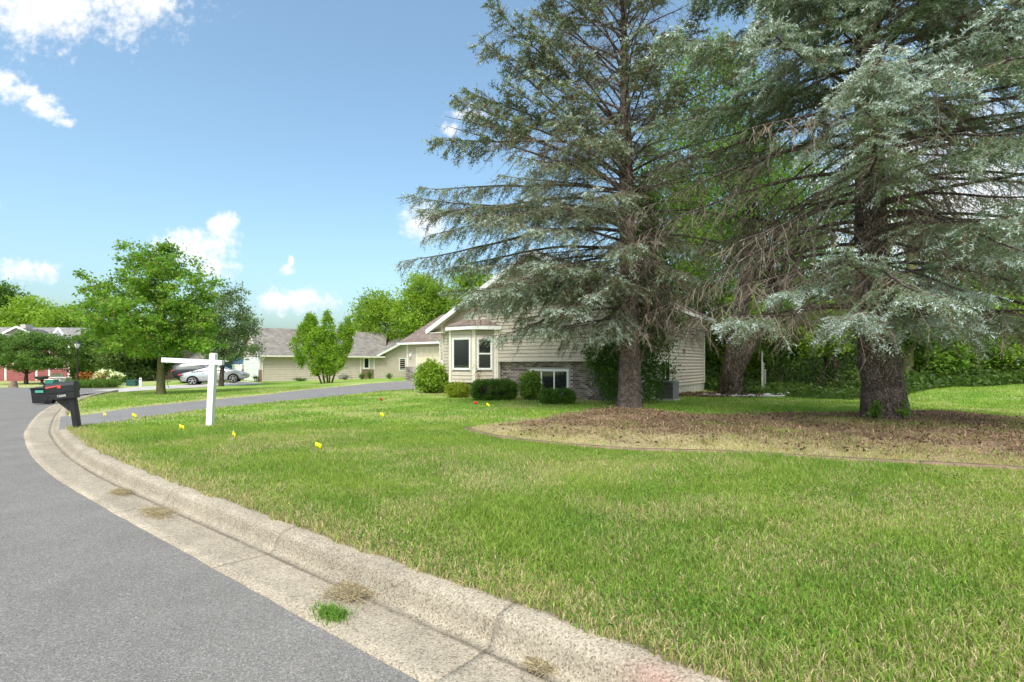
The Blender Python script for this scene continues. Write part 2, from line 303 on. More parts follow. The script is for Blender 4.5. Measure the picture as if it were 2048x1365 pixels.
def bark_mat(name, crevice, plate_a, plate_b, scale, zs):
    m = bpy.data.materials.new(name); m.use_nodes = True; nt = m.node_tree; N = nt.nodes.new; L = nt.links.new
    b = nt.nodes['Principled BSDF']; b.inputs['Roughness'].default_value = .95; b.inputs['Specular IOR Level'].default_value = .1
    tc = N('ShaderNodeTexCoord'); mp = N('ShaderNodeMapping'); mp.inputs['Scale'].default_value = (1, 1, zs); L(tc.outputs['Object'], mp.inputs[0])
    nz = N('ShaderNodeTexNoise'); nz.inputs['Scale'].default_value = 9; nz.inputs['Detail'].default_value = 6; L(mp.outputs[0], nz.inputs['Vector'])
    ad = N('ShaderNodeMix'); ad.data_type = 'RGBA'; ad.blend_type = 'LINEAR_LIGHT'; ad.inputs['Factor'].default_value = .09; L(mp.outputs[0], ad.inputs[6]); L(nz.outputs['Color'], ad.inputs[7])
    ve = N('ShaderNodeTexVoronoi'); ve.feature = 'DISTANCE_TO_EDGE'; ve.inputs['Scale'].default_value = scale; L(ad.outputs[2], ve.inputs['Vector'])
    vc = N('ShaderNodeTexVoronoi'); vc.inputs['Scale'].default_value = scale; L(ad.outputs[2], vc.inputs['Vector']); sp = N('ShaderNodeSeparateColor'); L(vc.outputs['Color'], sp.inputs[0])
    pl = N('ShaderNodeMix'); pl.data_type = 'RGBA'; pl.inputs[6].default_value = (*plate_a, 1); pl.inputs[7].default_value = (*plate_b, 1); L(sp.outputs[0], pl.inputs['Factor'])
    mr = N('ShaderNodeMapRange'); mr.inputs[1].default_value = .0; mr.inputs[2].default_value = .16; L(ve.outputs['Distance'], mr.inputs[0])
    mx = N('ShaderNodeMix'); mx.data_type = 'RGBA'; mx.inputs[6].default_value = (*crevice, 1); L(pl.outputs[2], mx.inputs[7]); L(mr.outputs[0], mx.inputs['Factor'])
    n2 = N('ShaderNodeTexNoise'); n2.inputs['Scale'].default_value = 3; n2.inputs['Detail'].default_value = 10; n2.inputs['Roughness'].default_value = .7; L(tc.outputs['Object'], n2.inputs['Vector'])
    m3 = N('ShaderNodeMapRange'); m3.inputs[1].default_value = .3; m3.inputs[2].default_value = .7; m3.inputs[3].default_value = .65; m3.inputs[4].default_value = 1.35; L(n2.outputs[0], m3.inputs[0])
    hs = N('ShaderNodeHueSaturation'); L(mx.outputs[2], hs.inputs['Color']); L(m3.outputs[0], hs.inputs['Value']); L(hs.outputs[0], b.inputs['Base Color'])
    bp = N('ShaderNodeBump'); bp.inputs['Strength'].default_value = 1; bp.inputs['Distance'].default_value = .02; L(mr.outputs[0], bp.inputs['Height']); L(bp.outputs[0], b.inputs['Normal'])
    return m
M['bark'] = bark_mat('spruce_bark', (.075, .055, .045), (.14, .11, .095), (.30, .25, .225), 26, .6)
M['bark2'] = bark_mat('dark_bark', (.035, .027, .02), (.08, .062, .048), (.16, .13, .105), 16, .22)
M['glass'] = glass_mat('window_glass', (.02, .024, .026)); M['carglass'] = glass_mat('car_glass', (.035, .045, .05))
# ================================================================ GROUND
EDGE = np.array([(19.2, -12.4), (12.8, -7.6), (5.98, -2.46), (2.78, -.06), (-.42, 2.34), (-1.56, 3.19), (-2.64, 4.0), (-4.02, 5.03), (-5.78, 6.38), (-7.0, 7.4), (-8.0, 8.3),
                 (-9.4, 9.65), (-10.9, 11.2), (-14.3, 15.1), (-16.5, 17.8), (-18.0, 19.8), (-20.2, 23.0), (-22.4, 26.6), (-24.8, 31.0), (-27.5, 36.5), (-32, 46), (-40, 62)], float)
def resample(P, step):
    P = np.asarray(P, float); out = []
    Q = np.vstack([2 * P[0] - P[1], P, 2 * P[-1] - P[-2]])
    for i in range(1, len(Q) - 2):
        p0, p1, p2, p3 = Q[i - 1], Q[i], Q[i + 1], Q[i + 2]
        for t in np.linspace(0, 1, 24, endpoint=False):
            out.append(.5 * ((2 * p1) + (-p0 + p2) * t + (2 * p0 - 5 * p1 + 4 * p2 - p3) * t * t + (-p0 + 3 * p1 - 3 * p2 + p3) * t ** 3))
    out.append(P[-1]); out = np.array(out); s = np.concatenate([[0], np.cumsum(np.linalg.norm(np.diff(out, axis=0), axis=1))])
    u = np.arange(0, s[-1], step); return np.stack([np.interp(u, s, out[:, k]) for k in range(out.shape[1])], 1)
CUR = resample(EDGE, .1); CT = unit(np.gradient(CUR, axis=0)); CN = np.stack([CT[:, 1], -CT[:, 0]], 1)   # CN points to the lawn
if CN[100] @ np.array([.6, .8]) < 0: CN = -CN
def z_road(x, y): return -.012 * np.maximum(0, np.asarray(y, float) - 12) * sstep(12, 16, y)
CP = np.array([(14, -8, .14), (6, -1, .14), (0, 3.2, .14), (-3, 5.6, .14), (-6, 8, .14), (-9.3, 10.8, .13), (-12.5, 14.6, .10), (-16.3, 19, .04), (-20.5, 26, -.1), (3, 10, .19), (0, 14, .15), (-5, 15, .14), (6, 8, .2), (9, 12, .22), (12, 9, .25),
               (0, 20, .14), (4, 17.5, .14), (9.7, 25.2, .15), (-7, 34, .33), (-1, 28, .28), (-5, 24, .2), (-10, 26, .16), (-12, 20, .08), (-21.5, 43, -.1), (-14, 50, -.02), (-10, 54, .1), (-24.8, 38.6, -.2), (-22.3, 39.5, -.02),
               (-16.7, 24, 0.0), (-23.7, 30, -.25), (-33, 33, -.35), (-45, 45, -.4), (-50, 60, -.4), (-30, 60, -.3), (11.2, 18, .1), (19, 22, .42), (26, 22, .5), (14, 25, -.05), (12, 34, -.5), (30, 40, .2), (9, 34, -.2), (0, 60, .2), (60, 60, .5), (60, 10, .6), (-100, 100, -.5), (0, 200, 0), (100, 200, 0)], float)
def zg(x, y):
    x = np.asarray(x, float); y = np.asarray(y, float); sh = np.broadcast(x, y).shape
    x = np.broadcast_to(x, sh).ravel(); y = np.broadcast_to(y, sh).ravel()
    d2 = (x[:, None] - CP[:, 0]) ** 2 + (y[:, None] - CP[:, 1]) ** 2; w = (d2 + 3.0) ** -1.6
    z = (w * CP[:, 2]).sum(1) / w.sum(1)
    return z.reshape(sh)
def curb_sd(x, y):
    """signed distance from the asphalt edge (positive on the lawn side) and index of the nearest curve point"""
    x = np.asarray(x, float).ravel(); y = np.asarray(y, float).ravel(); out = np.zeros(len(x)); idx = np.zeros(len(x), int)
    C = CUR[::3]; Nn = CN[::3]
    for a in range(0, len(x), 20000):
        d2 = (x[a:a + 20000, None] - C[:, 0]) ** 2 + (y[a:a + 20000, None] - C[:, 1]) ** 2; i = d2.argmin(1)
        out[a:a + 20000] = (x[a:a + 20000] - C[i, 0]) * Nn[i, 0] + (y[a:a + 20000] - C[i, 1]) * Nn[i, 1]; idx[a:a + 20000] = i * 3
    return out, idx
def G(px, py, dz=0.0):
    """point of the ground seen at a photo pixel"""
    u = (px - CX) / F_PX; v = (py - HY) / F_PX; d = (CAM_Z - dz) / v
    for _ in range(30): d = .5 * d + .5 * (CAM_Z - float(zg(u * d, d)) - dz) / v
    return np.array([u * d, d, float(zg(u * d, d))])
# house frame (front right corner, along the facade, back)
HO = np.array([4.16, 17.5]); HX = np.array([.813, -.582]); HY_ = np.array([.582, .813]); H_ROT = math.atan2(-.582, .813)
def hw(x, y): return HO + HX * x + HY_ * y
def in_house(x, y):
    lx = (x - HO[0]) * HX[0] + (y - HO[1]) * HX[1]; ly = (x - HO[0]) * HY_[0] + (y - HO[1]) * HY_[1]
    return ((lx > -9.0) & (lx < 0) & (ly > .1) & (ly < 9.6)) | ((lx > -18.8) & (lx <= -9) & (ly > 6.7) & (ly < 15))
# driveway outlines
near = [G(*p)[:2] for p in ((150, 853.5), (270, 837.5), (417, 818), (560, 803), (700, 789), (800, 780))]; far = [G(*p)[:2] for p in ((168, 826), (270, 815), (417, 800), (560, 786), (700, 771.5), (805, 763))]
i0 = int(np.argmin(np.hypot(*(CUR - np.array([-10.35, 10.65])).T))); i1 = int(np.argmin(np.hypot(*(CUR - np.array([-12.9, 13.5])).T)))
near = [CUR[i0] + CN[i0] * .55] + near + [hw(-11.6, 6.8)]; far = [CUR[i1] + CN[i1] * .55] + far + [hw(-18.6, 6.8)]
def rs_n(P, n):
    P = resample(np.array(P), .05); return P[np.linspace(0, len(P) - 1, n).astype(int)]
DN, DF = rs_n(near, 70), rs_n(far, 70)
def poly_mask(x, y, poly):
    x = np.asarray(x, float).ravel(); y = np.asarray(y, float).ravel(); ins = np.zeros(len(x), bool); n = len(poly); j = n - 1
    for i in range(n):
        xi, yi = poly[i]; xj, yj = poly[j]
        c = ((yi > y) != (yj > y)) & (x < (xj - xi) * (y - yi) / (yj - yi + 1e-12) + xi); ins ^= c; j = i
    return ins
DRIVE = np.vstack([DN, DF[::-1]])
# neighbour's concrete drive
n_near = [G(*p)[:2] for p in ((100, 797), (160, 789.5), (238, 785), (316, 779.5), (400, 775), (470, 771), (530, 768.5))]; n_far = [G(*p)[:2] for p in ((104, 789), (160, 783), (238, 777.5), (316, 772), (400, 767.5), (455, 764.5), (495, 763))]
NN, NF = rs_n(n_near, 40), rs_n(n_far, 40); NDRIVE = np.vstack([NN, NF[::-1]])
# planting bed below the spruces
bed_px = [(932, 858), (960, 868), (1010, 878), (1100, 888), (1250, 900), (1400, 904), (1520, 909), (1700, 922), (1850, 931), (2020, 941), (2300, 962), (2300, 850), (2048, 836), (1880, 822), (1700, 824), (1500, 826), (1400, 828), (1300, 818), (1200, 815), (1120, 829), (1040, 842), (970, 849)]
BED = np.array([G(*p)[:2] for p in bed_px]); BED = resample(np.vstack([BED, BED[:1]]), .2)
BEDF = resample(np.array([G(*p)[:2] for p in bed_px[:11]]), .1)          # its front edge
def dist_poly(x, y, P):
    x = np.asarray(x, float).ravel(); y = np.asarray(y, float).ravel(); out = np.zeros(len(x))
    for a in range(0, len(x), 20000): out[a:a + 20000] = np.sqrt(((x[a:a + 20000, None] - P[:, 0]) ** 2 + (y[a:a + 20000, None] - P[:, 1]) ** 2).min(1))
    return out
def dryness(x, y):
    """0 lush .. 1 straw; patchy wear of the turf"""
    sd_, _ = curb_sd(x, y); n = .5 * noise2(x, y, 1.1, 3) + .3 * noise2(x, y, .37, 4) + .2 * noise2(x, y, 3.3, 5)
    d = sstep(.45, .78, n) * .6
    d = np.maximum(d, sstep(1.3, .70, sd_) * .98 * (.6 + .4 * n))
    d = np.maximum(d, sstep(.75, .1, dist_poly(x, y, DN)) * .55 * (.5 + n)); d = np.maximum(d, sstep(.9, .1, dist_poly(x, y, DF)) * .95 * (.5 + n))
    lx = (x - HO[0]) * HX[0] + (y - HO[1]) * HX[1]; ly = (x - HO[0]) * HY_[0] + (y - HO[1]) * HY_[1]
    d = np.maximum(d, sstep(-2.6, -1.0, ly) * sstep(1.5, .2, lx) * sstep(-13, -9, lx) * .75 * (.4 + n))
    d = np.maximum(d, sstep(.35, .8, noise2(x, y, 2.1, 8)) * sstep(-2.0, 5.0, x - .25 * y) * .72 * sstep(9.5, 6, y))
    return np.clip(d, 0, 1)
def lawn_color(x, y, n):
    dr = dryness(x, y); g = noise2(x, y, .8, 11)[:, None]; lush = np.array([.15, .29, .045]) * (1 - g) + np.array([.26, .375, .065]) * g
    straw = np.array([.62, .53, .30]); return lush, straw, dr

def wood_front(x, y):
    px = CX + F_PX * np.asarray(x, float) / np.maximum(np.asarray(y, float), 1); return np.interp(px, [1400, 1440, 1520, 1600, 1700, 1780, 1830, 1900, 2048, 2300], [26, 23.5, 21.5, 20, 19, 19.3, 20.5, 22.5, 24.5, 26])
def build_ground():
    def axis(lo, hi, fine, step, grow):
        a = [fine[0]]
        while a[-1] < fine[1]: a.append(a[-1] + step)
        s = step
        while a[-1] < hi: s *= grow; a.append(a[-1] + s)
        b = [fine[0]]; s = step
        while b[-1] > lo: s *= grow; b.append(b[-1] - s)
        return np.array(sorted(set(b + a)))
    xs = axis(-700, 700, (-17, 12), .19, 1.10); ys = axis(-60, 900, (1, 16), .19, 1.09)
    X, Y = np.meshgrid(xs, ys, indexing='ij'); x, y = X.ravel(), Y.ravel()
    z = zg(x, y); sd_, _ = curb_sd(x, y)
    z += (noise2(x, y, .5, 1) - .5) * .02 * sstep(.75, 1.2, sd_)
    z = z - (z - (z_road(x, y) - .12)) * sstep(.80, .52, sd_) * sstep(37.2, 36.2, y)
    ind = poly_mask(x, y, DRIVE) & (np.minimum(dist_poly(x, y, DN), dist_poly(x, y, DF)) > .04)
    z -= .06 * ind + .14 * ind * sstep(3.2, 1.5, sd_) + .05 * poly_mask(x, y, NDRIVE)
    lush, straw, dr = lawn_color(x, y, 0); c = lush * (1 - .55 * dr[:, None]) + straw * .55 * dr[:, None]
    k = (.45 + .55 * sstep(6, 16, np.hypot(x, y)))[:, None]                  # between the blades near the lens: soil and thatch
    c = c * k + np.array([.17, .15, .06]) * (1 - k)
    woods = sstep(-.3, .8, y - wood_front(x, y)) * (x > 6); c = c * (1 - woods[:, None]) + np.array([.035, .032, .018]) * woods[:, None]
    nx, ny = len(xs), len(ys); i, j = np.meshgrid(np.arange(nx - 1), np.arange(ny - 1), indexing='ij')
    F = np.stack([i * ny + j, (i + 1) * ny + j, (i + 1) * ny + j + 1, i * ny + j + 1], -1).reshape(-1, 4)
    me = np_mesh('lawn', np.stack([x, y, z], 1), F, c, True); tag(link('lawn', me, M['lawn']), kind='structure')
build_ground()

def strip(P, offs, zf, name, m, kind='structure', colf=None, parent=None):
    pass
def build_road():
    C = CUR[::4]; Nn = CN[::4]; offs = np.array([.02, -.4, -1.2, -2.5, -4, -6, -8, -9.5, -12])
    P = C[:, None, :] + Nn[:, None, :] * offs[None, :, None]; wob = (noise2(C[:, 0], C[:, 1], .3, 2) - .5) * .016
    P[:, 0] += Nn * wob[:, None]
    x, y = P[..., 0].ravel(), P[..., 1].ravel(); z = z_road(x, y) + np.tile(np.minimum(.05, -offs * .012), len(C))
    n, k = len(C), len(offs); i, j = np.meshgrid(np.arange(n - 1), np.arange(k - 1), indexing='ij')
    F = np.stack([i * k + j, i * k + j + 1, (i + 1) * k + j + 1, (i + 1) * k + j], -1).reshape(-1, 4); F = F[(y[F] < 36.3).all(1)]
    me = np_mesh('road', np.stack([x, y, z], 1), F[:, ::-1] if True else F, None, True); tag(link('road', me, M['asphalt']), kind='structure')
build_road()

def build_kerb():
    root = empty('kerb', kind='structure')
    # profile: offset from the asphalt edge, height, (height at the driveway dip)
    prof = np.array([(0, -.05, -.05), (0, .006, .006), (.10, .004, .004), (.25, -.008, -.006), (.37, -.016, -.010), (.395, -.018, -.010), (.42, -.016, -.006), (.445, .0, .004), (.468, .05, .014), (.49, .1, .022), (.515, .125, .028), (.55, .136, .032), (.63, .141, .036), (.70, .140, .040), (.70, -.08, -.08)])
    s = np.arange(len(CUR)) * .1; sA, sB = s[i0], s[i1]
    dip = sstep(sA - 1.1, sA - .1, s) * sstep(sB + 1.0, sB + .1, s)
    joints = [s[0]]; s_ref = s[int(np.argmin(np.hypot(*(CUR - np.array([-4.0, 5.02])).T)))]
    js = np.arange(s_ref - 2.25 * 12, s_ref + 2.25 * 22, 2.25); js = js[(js > 0) & (js < s[int(np.argmax(CUR[:, 1] > 30))])]
    for a, b in zip(js[:-1], js[1:]):
        u = np.linspace(a + .004, b - .004, 45); cx = np.interp(u, s, CUR[:, 0]); cy = np.interp(u, s, CUR[:, 1]); nx = np.interp(u, s, CN[:, 0]); ny = np.interp(u, s, CN[:, 1]); dp = np.interp(u, s, dip)
        o = prof[:, 0]; k = len(o)
        ow = o[None, :] + (noise2(u * 1.0, u * 0, .22, 6)[:, None] - .5) * .01 * (o[None, :] < .01)
        x = cx[:, None] + nx[:, None] * ow; y = cy[:, None] + ny[:, None] * ow; z = prof[None, :, 1] * (1 - dp[:, None]) + prof[None, :, 2] * dp[:, None] + z_road(x, y)
        z += (noise2(x, y, .12, 9) - .5) * .004 * (np.arange(k) > 0)
        uu = np.broadcast_to(u[:, None], x.shape); oo = np.broadcast_to(o[None, :], x.shape)
        n1 = noise2(uu.ravel(), oo.ravel() * 3, .5, 12).reshape(x.shape); n2 = noise2(uu.ravel(), oo.ravel(), .09, 13).reshape(x.shape)
        tar = np.exp(-((oo - .402) / .02) ** 2) * (.45 + .55 * n1)                            # tarred flow line
        face = np.exp(-((oo - .48) / .03) ** 2) * (.25 + .35 * n1)                              # dirt on the face
        tone = (1.08 - .85 * tar - .6 * face) * (.86 + .28 * n1) * (.92 + .16 * n2)
        col = tone[..., None] * np.array([1, .985, .95]); red = np.exp(-((uu - s_ref + 5.4) ** 2) / .02 - ((oo - .5) / .09) ** 2) * .4
        col = col * (1 - red[..., None] * np.array([.0, .55, .45]))
        i, j = np.meshgrid(np.arange(len(u) - 1), np.arange(k - 1), indexing='ij')
        F = np.stack([i * k + j, (i + 1) * k + j, (i + 1) * k + j + 1, i * k + j + 1], -1).reshape(-1, 4)
        e = [[tuple(range(k))], [tuple((len(u) - 1) * k + q for q in range(k))[::-1]]]
        me = np_mesh('kerb_section', np.stack([x, y, z], -1).reshape(-1, 3), [F] + [np.array(q) for q in e], col.reshape(-1, 3))
        link('kerb_section', me, M['kerb'], root)
build_kerb()

def loft_sheet(name, A, B, nz, m, lift, low=None):
    n = len(A); t = np.linspace(0, 1, nz); P = A[:, None, :] * (1 - t)[None, :, None] + B[:, None, :] * t[None, :, None]
    x, y = P[..., 0].ravel(), P[..., 1].ravel(); z = zg(x, y) + lift
    if low is not None:
        sd_, _ = curb_sd(x, y); f = sstep(2.4, .5, sd_); z = z * (1 - f) + (z_road(x, y) + .037) * f
    i, j = np.meshgrid(np.arange(n - 1), np.arange(nz - 1), indexing='ij')
    F = np.stack([i * nz + j, (i + 1) * nz + j, (i + 1) * nz + j + 1, i * nz + j + 1], -1).reshape(-1, 4)
    me = np_mesh(name, np.stack([x, y, z], 1), F, None, True)
    o = link(name, me, m)
    return tag(o, kind='structure')
loft_sheet('driveway', DN, DF, 12, M['drive'], -.006, low=True)
loft_sheet('concrete_drive', NN, NF, 8, M['concrete'], .0)

def build_bed():
    xs = np.arange(-1.5, 19, .17); ys = np.arange(5.5, 16, .17); X, Y = np.meshgrid(xs, ys, indexing='ij'); x, y = X.ravel(), Y.ravel()
    ins = poly_mask(x, y, BED); d = dist_poly(x, y, BED) * np.where(ins, 1, -1); ed = d + (noise2(x, y, .5, 21) - .5) * .5
    z = zg(x, y) + .012 + .07 * sstep(0, 1.6, d) + (noise2(x, y, .35, 22) - .5) * .035 * sstep(0, .6, d) - .05 * sstep(.1, -.2, ed)
    n = noise2(x, y, .45, 23)[:, None]; n2 = noise2(x, y, 1.5, 24)[:, None]
    c = np.array([.16, .105, .07]) * (1 - n) + np.array([.30, .21, .145]) * n; c = c * (.7 + .6 * n2)
    u = (x - CX * 0) ; dry = (sstep(2.3, .5, dist_poly(x, y, BEDF)) * sstep(7.5, 3.0, x) )[:, None] * (.5 + .5 * n)
    c = c * (1 - dry) + np.array([.46, .38, .22]) * dry
    nx, ny = len(xs), len(ys); i, j = np.meshgrid(np.arange(nx - 1), np.arange(ny - 1), indexing='ij')
    F = np.stack([i * ny + j, (i + 1) * ny + j, (i + 1) * ny + j + 1, i * ny + j + 1], -1).reshape(-1, 4)
    keep = (ed[F] > -.25).any(1); F = F[keep]; me = np_mesh('mulch_bed', np.stack([x, y, z], 1), F, c, True)
    me.update(); tag(link('mulch_bed', me, M['mulch']), kind='structure')
    return
build_bed()
def zbed(x, y):
    ins = poly_mask(x, y, BED); d = dist_poly(x, y, BED) * np.where(ins, 1, -1)
    return zg(x, y) + .07 * sstep(0, 1.6, d) * (d > 0)

# ---------------------------------------------------------------- grass blades, litter
def blades(x, y, z, h, w, col, lean, rng, seg2=True):
    n = len(x); a = rng.uniform(0, 2 * np.pi, n); dx, dy = np.cos(a), np.sin(a); b = rng.uniform(0, 2 * np.pi, n); lx, ly = np.cos(b) * lean * h, np.sin(b) * lean * h
    P = np.stack([x, y, z], 1); W = np.stack([dx * w / 2, dy * w / 2, 0 * w], 1); Lm = np.stack([lx * .35, ly * .35, h * .6], 1); Lt = np.stack([lx, ly, h * (1 - .3 * lean)], 1)
    if seg2:
        V = np.stack([P - W, P + W, P + Lm - W * .75, P + Lm + W * .75, P + Lt], 1).reshape(-1, 3); o = (np.arange(n) * 5)[:, None]
        F = [np.array([[0, 1, 3, 2]]) + o, np.array([[2, 3, 4]]) + o]; C = np.repeat(col, 5, 0)
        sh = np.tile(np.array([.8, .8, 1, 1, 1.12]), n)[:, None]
    else:
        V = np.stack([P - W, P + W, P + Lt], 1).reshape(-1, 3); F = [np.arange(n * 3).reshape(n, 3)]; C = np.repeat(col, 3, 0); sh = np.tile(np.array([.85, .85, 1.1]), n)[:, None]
    return V, F, C * sh
def grass_points(n, d0, d1, rng, expo=1.0, xmin=-1.15, xmax=1.12):
    u = rng.random(n); p = 2 - expo; d = (d0 ** p + u * (d1 ** p - d0 ** p)) ** (1 / p); x = rng.uniform(xmin, xmax, n) * d; return x, d
def lawn_ok(x, y):
    sd_, _ = curb_sd(x, y); ok = (sd_ > .60 + .07 * noise2(x, y, .15, 31)) & ~in_house(x, y)
    far_ = y > 9
    dr = poly_mask(x, y, DRIVE) & (np.minimum(dist_poly(x, y, DN), dist_poly(x, y, DF)) > .05); return ok & ~dr & ~poly_mask(x, y, NDRIVE)
def build_grass():
    rng = np.random.default_rng(11); Gm = Geo()
    for (n, d0, d1, ex, h0, w0, two) in ((250000, 1.85, 5.5, .6, .055, .0062, True), (290000, 5.5, 11, .9, .058, .0098, False), (200000, 11, 30, 1.2, .06, .021, False)):
        x, y = grass_points(n, d0, d1, rng, ex, -1.1, 1.1); keep = lawn_ok(x, y); x, y = x[keep], y[keep]
        ins = poly_mask(x, y, BED); db = dist_poly(x, y, BED); r = rng.random(len(x))
        dense = np.where(ins, np.where(db < .3 + .9 * noise2(x, y, .7, 41), .55, .05 + .35 * sstep(.5, .8, noise2(x, y, .6, 42)) + .3 * sstep(.55, .8, noise2(x, y, 1.7, 43))), 1.0)
        dfront = dist_poly(x, y, BEDF); dense = np.where(ins & (dfront < 2.0) & (x < 6.5), .95 * sstep(1.9, .5, dfront) + .15, dense); dense = np.where(dfront < .06, 0, dense)
        shady = np.ones(len(x)); keep = (r < dense); x, y, ins, db, dfront = x[keep], y[keep], ins[keep], db[keep], dfront[keep]
        lush, straw, dr = lawn_color(x, y, 0); dr = np.where(ins & (x < 6.5) & (dfront < 1.7), .86, np.where(ins, np.maximum(dr, .35), dr))
        isd = rng.random(len(x)) < .06 + dr * .80; v = rng.uniform(.65, 1.4, len(x))[:, None]; yel = rng.random(len(x))[:, None] ** 2
        col = np.where(isd[:, None], straw * rng.uniform(.6, 1.25, len(x))[:, None], (lush * (1 - .45 * yel) + np.array([.42, .46, .10]) * .4 * yel) * v)
        tall = .75 + .7 * noise2(x, y, .9, 44); h = h0 * rng.uniform(.55, 1.35, len(x)) * tall * np.where(isd, .85, 1); w = w0 * rng.uniform(.7, 1.3, len(x))
        z = np.where(ins, zbed(x, y), zg(x, y)) - .004
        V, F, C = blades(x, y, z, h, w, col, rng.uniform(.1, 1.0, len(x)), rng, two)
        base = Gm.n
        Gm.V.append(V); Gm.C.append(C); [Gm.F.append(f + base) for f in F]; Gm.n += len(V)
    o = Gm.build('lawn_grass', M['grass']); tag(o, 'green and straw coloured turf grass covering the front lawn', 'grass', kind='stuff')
    # dark broad weeds along the kerb and in the lawn: low leafy rosettes, uncountable clover and plantain
    Gw = Geo(); cs = [G(*p)[:2] for p in ((553, 1022), (600, 1050), (770, 1080), (800, 1093), (880, 1130), (905, 1140), (960, 1165), (1180, 1235), (1130, 1060), (1190, 1050), (1230, 1045), (1330, 1270), (1490, 960), (1560, 980), (1620, 1000), (1660, 930), (1430, 960), (2010, 1090), (1700, 985), (1900, 960), (1460, 1230), (1600, 1260), (1350, 1210))]
    for c in cs:
        m = 150; r = rng.normal(0, .12, (m, 2)); x, y = c[0] + r[:, 0] * 1.5, c[1] + r[:, 1] * 1.1; ok = curb_sd(x, y)[0] > .62; x, y = x[ok], y[ok]; m = len(x)
        P = np.stack([x, y, zg(x, y) + rng.uniform(.02, .07, m)], 1); V, F = leaf_quads(P, rng.uniform(.014, .03, m), rng, 1.0, .5)
        Gw.add(V, F, np.repeat(np.array([.10, .22, .035]) * rng.uniform(.6, 1.4, (m, 1)), 4, 0))
    o = Gw.build('lawn_weeds', M['grass']); tag(o, 'dark green clover and broadleaf weeds growing in the lawn', 'weeds', kind='stuff')
    # needle litter, cones and twigs on the bed
    n = 190000; x = rng.uniform(-1, 17, n); y = rng.uniform(6, 15.5, n); ins = poly_mask(x, y, BED); db = dist_poly(x, y, BED); k = ins & (rng.random(n) < sstep(0, 1.2, db)) & (rng.random(n) < .25 + .9 * noise2(x, y, .5, 51)); x, y = x[k], y[k]; n = len(x)
    z = zbed(x, y) + rng.uniform(.012, .035, n); a = rng.uniform(0, 2 * np.pi, n); l = rng.uniform(.04, .14, n); d = np.stack([np.cos(a) * l, np.sin(a) * l, rng.normal(0, .45, n) * l], 1); P = np.stack([x, y, z], 1); w = np.cross(unit(d), np.array([0, 0, 1.0])) * rng.uniform(.005, .012, n)[:, None]
    V = np.stack([P - d / 2 - w, P - d / 2 + w, P + d / 2], 1).reshape(-1, 3)
    tone = rng.random((n, 1)); col = (np.array([.085, .052, .036]) * (1 - tone) + np.array([.46, .31, .205]) * tone ** 1.3)
    Gl = Geo(); Gl.add(V, np.arange(3 * n).reshape(n, 3), np.repeat(col, 3, 0)); o = Gl.build('needle_litter', M['dull']); tag(o, 'reddish brown fallen needles and twigs covering the bed', 'litter', kind='stuff')
    n = 260; Gc = Geo(); x = rng.uniform(-.5, 16, n * 4); y = rng.uniform(6.5, 15, n * 4); k = poly_mask(x, y, BED) & (dist_poly(x, y, BED) > .35) & (rng.random(n * 4) < .2 + noise2(x, y, 1.1, 61)); x, y = x[k][:n], y[k][:n]; z = zbed(x, y)
    th = np.linspace(0, 2 * np.pi, 6, endpoint=False)
    for q in range(len(x)):
        a = rng.uniform(0, 6.28); d = np.array([np.cos(a), np.sin(a), 0]) * rng.uniform(.025, .042); c = np.array([x[q], y[q], z[q] + .025])
        V, F = tube_np(np.array([c - d, c - d * .5, c + d * .3, c + d]), np.array([.008, .018, .016, .005]), 6); Gc.add(V, F, np.array([.075, .042, .03]) * rng.uniform(.5, 1.5))
    o = Gc.build('spruce_cones', M['dull']); tag(o, 'dark fallen spruce cones strewn over the needle bed', 'cones', kind='stuff')
def leaf_quads(P, size, rng, up=.6, aspect=.55):
    n = len(P); Nn = unit(rng.normal(0, 1, (n, 3)) + np.array([0, 0, up])); T = unit(np.cross(Nn, rng.normal(0, 1, (n, 3)))); B = np.cross(Nn, T)
    T = T * (size / 2)[:, None]; B = B * (size / 2 * aspect)[:, None]
    V = np.stack([P - T, P + B - T * .1, P + T, P - B - T * .1], 1).reshape(-1, 3); return V, np.arange(4 * n).reshape(n, 4)
build_grass()
# ================================================================ TREES
def angd(a, b): return abs((a - b + 180) % 360 - 180)
def wpx(px, py, d): return np.array([(px - CX) / F_PX * d, d, CAM_Z + (HY - py) / F_PX * d])
def trunk_mesh(P, r, k=22, rough=.06, seed=0, flare=0):
    """tapered trunk with uneven surface"""
    P = np.asarray(P, float); t = np.linspace(0, 1, 60); s = np.linspace(0, 1, len(P))
    Q = resample(P, .12); n = len(Q); s = np.linspace(0, 1, len(P)); rr = np.interp(np.linspace(0, 1, n), s, r)
    V, F = tube_np(Q, rr, k); a = np.tile(np.arange(k), n); j = np.repeat(np.arange(n), k)
    C = np.repeat(Q, k, 0); rel = V - C; nz = noise2(a * 1.0, j * .5, 1.3, seed) - .5 + .6 * (noise2(a * 1.0, j * .5, 3.1, seed + 1) - .5)
    ht = np.repeat(Q[:, 2] - Q[0, 2], k); root = flare * np.exp(-ht / .22) * (.5 + .8 * noise2(a * 1.0, j * 0, 2.4, seed + 5))
    V = C + rel * (1 + nz * rough * 2 + root)[:, None]; return V, F
def rot_z(v, a):
    c, s = np.cos(a), np.sin(a); return np.stack([v[..., 0] * c - v[..., 1] * s, v[..., 0] * s + v[..., 1] * c, v[..., 2]], -1)

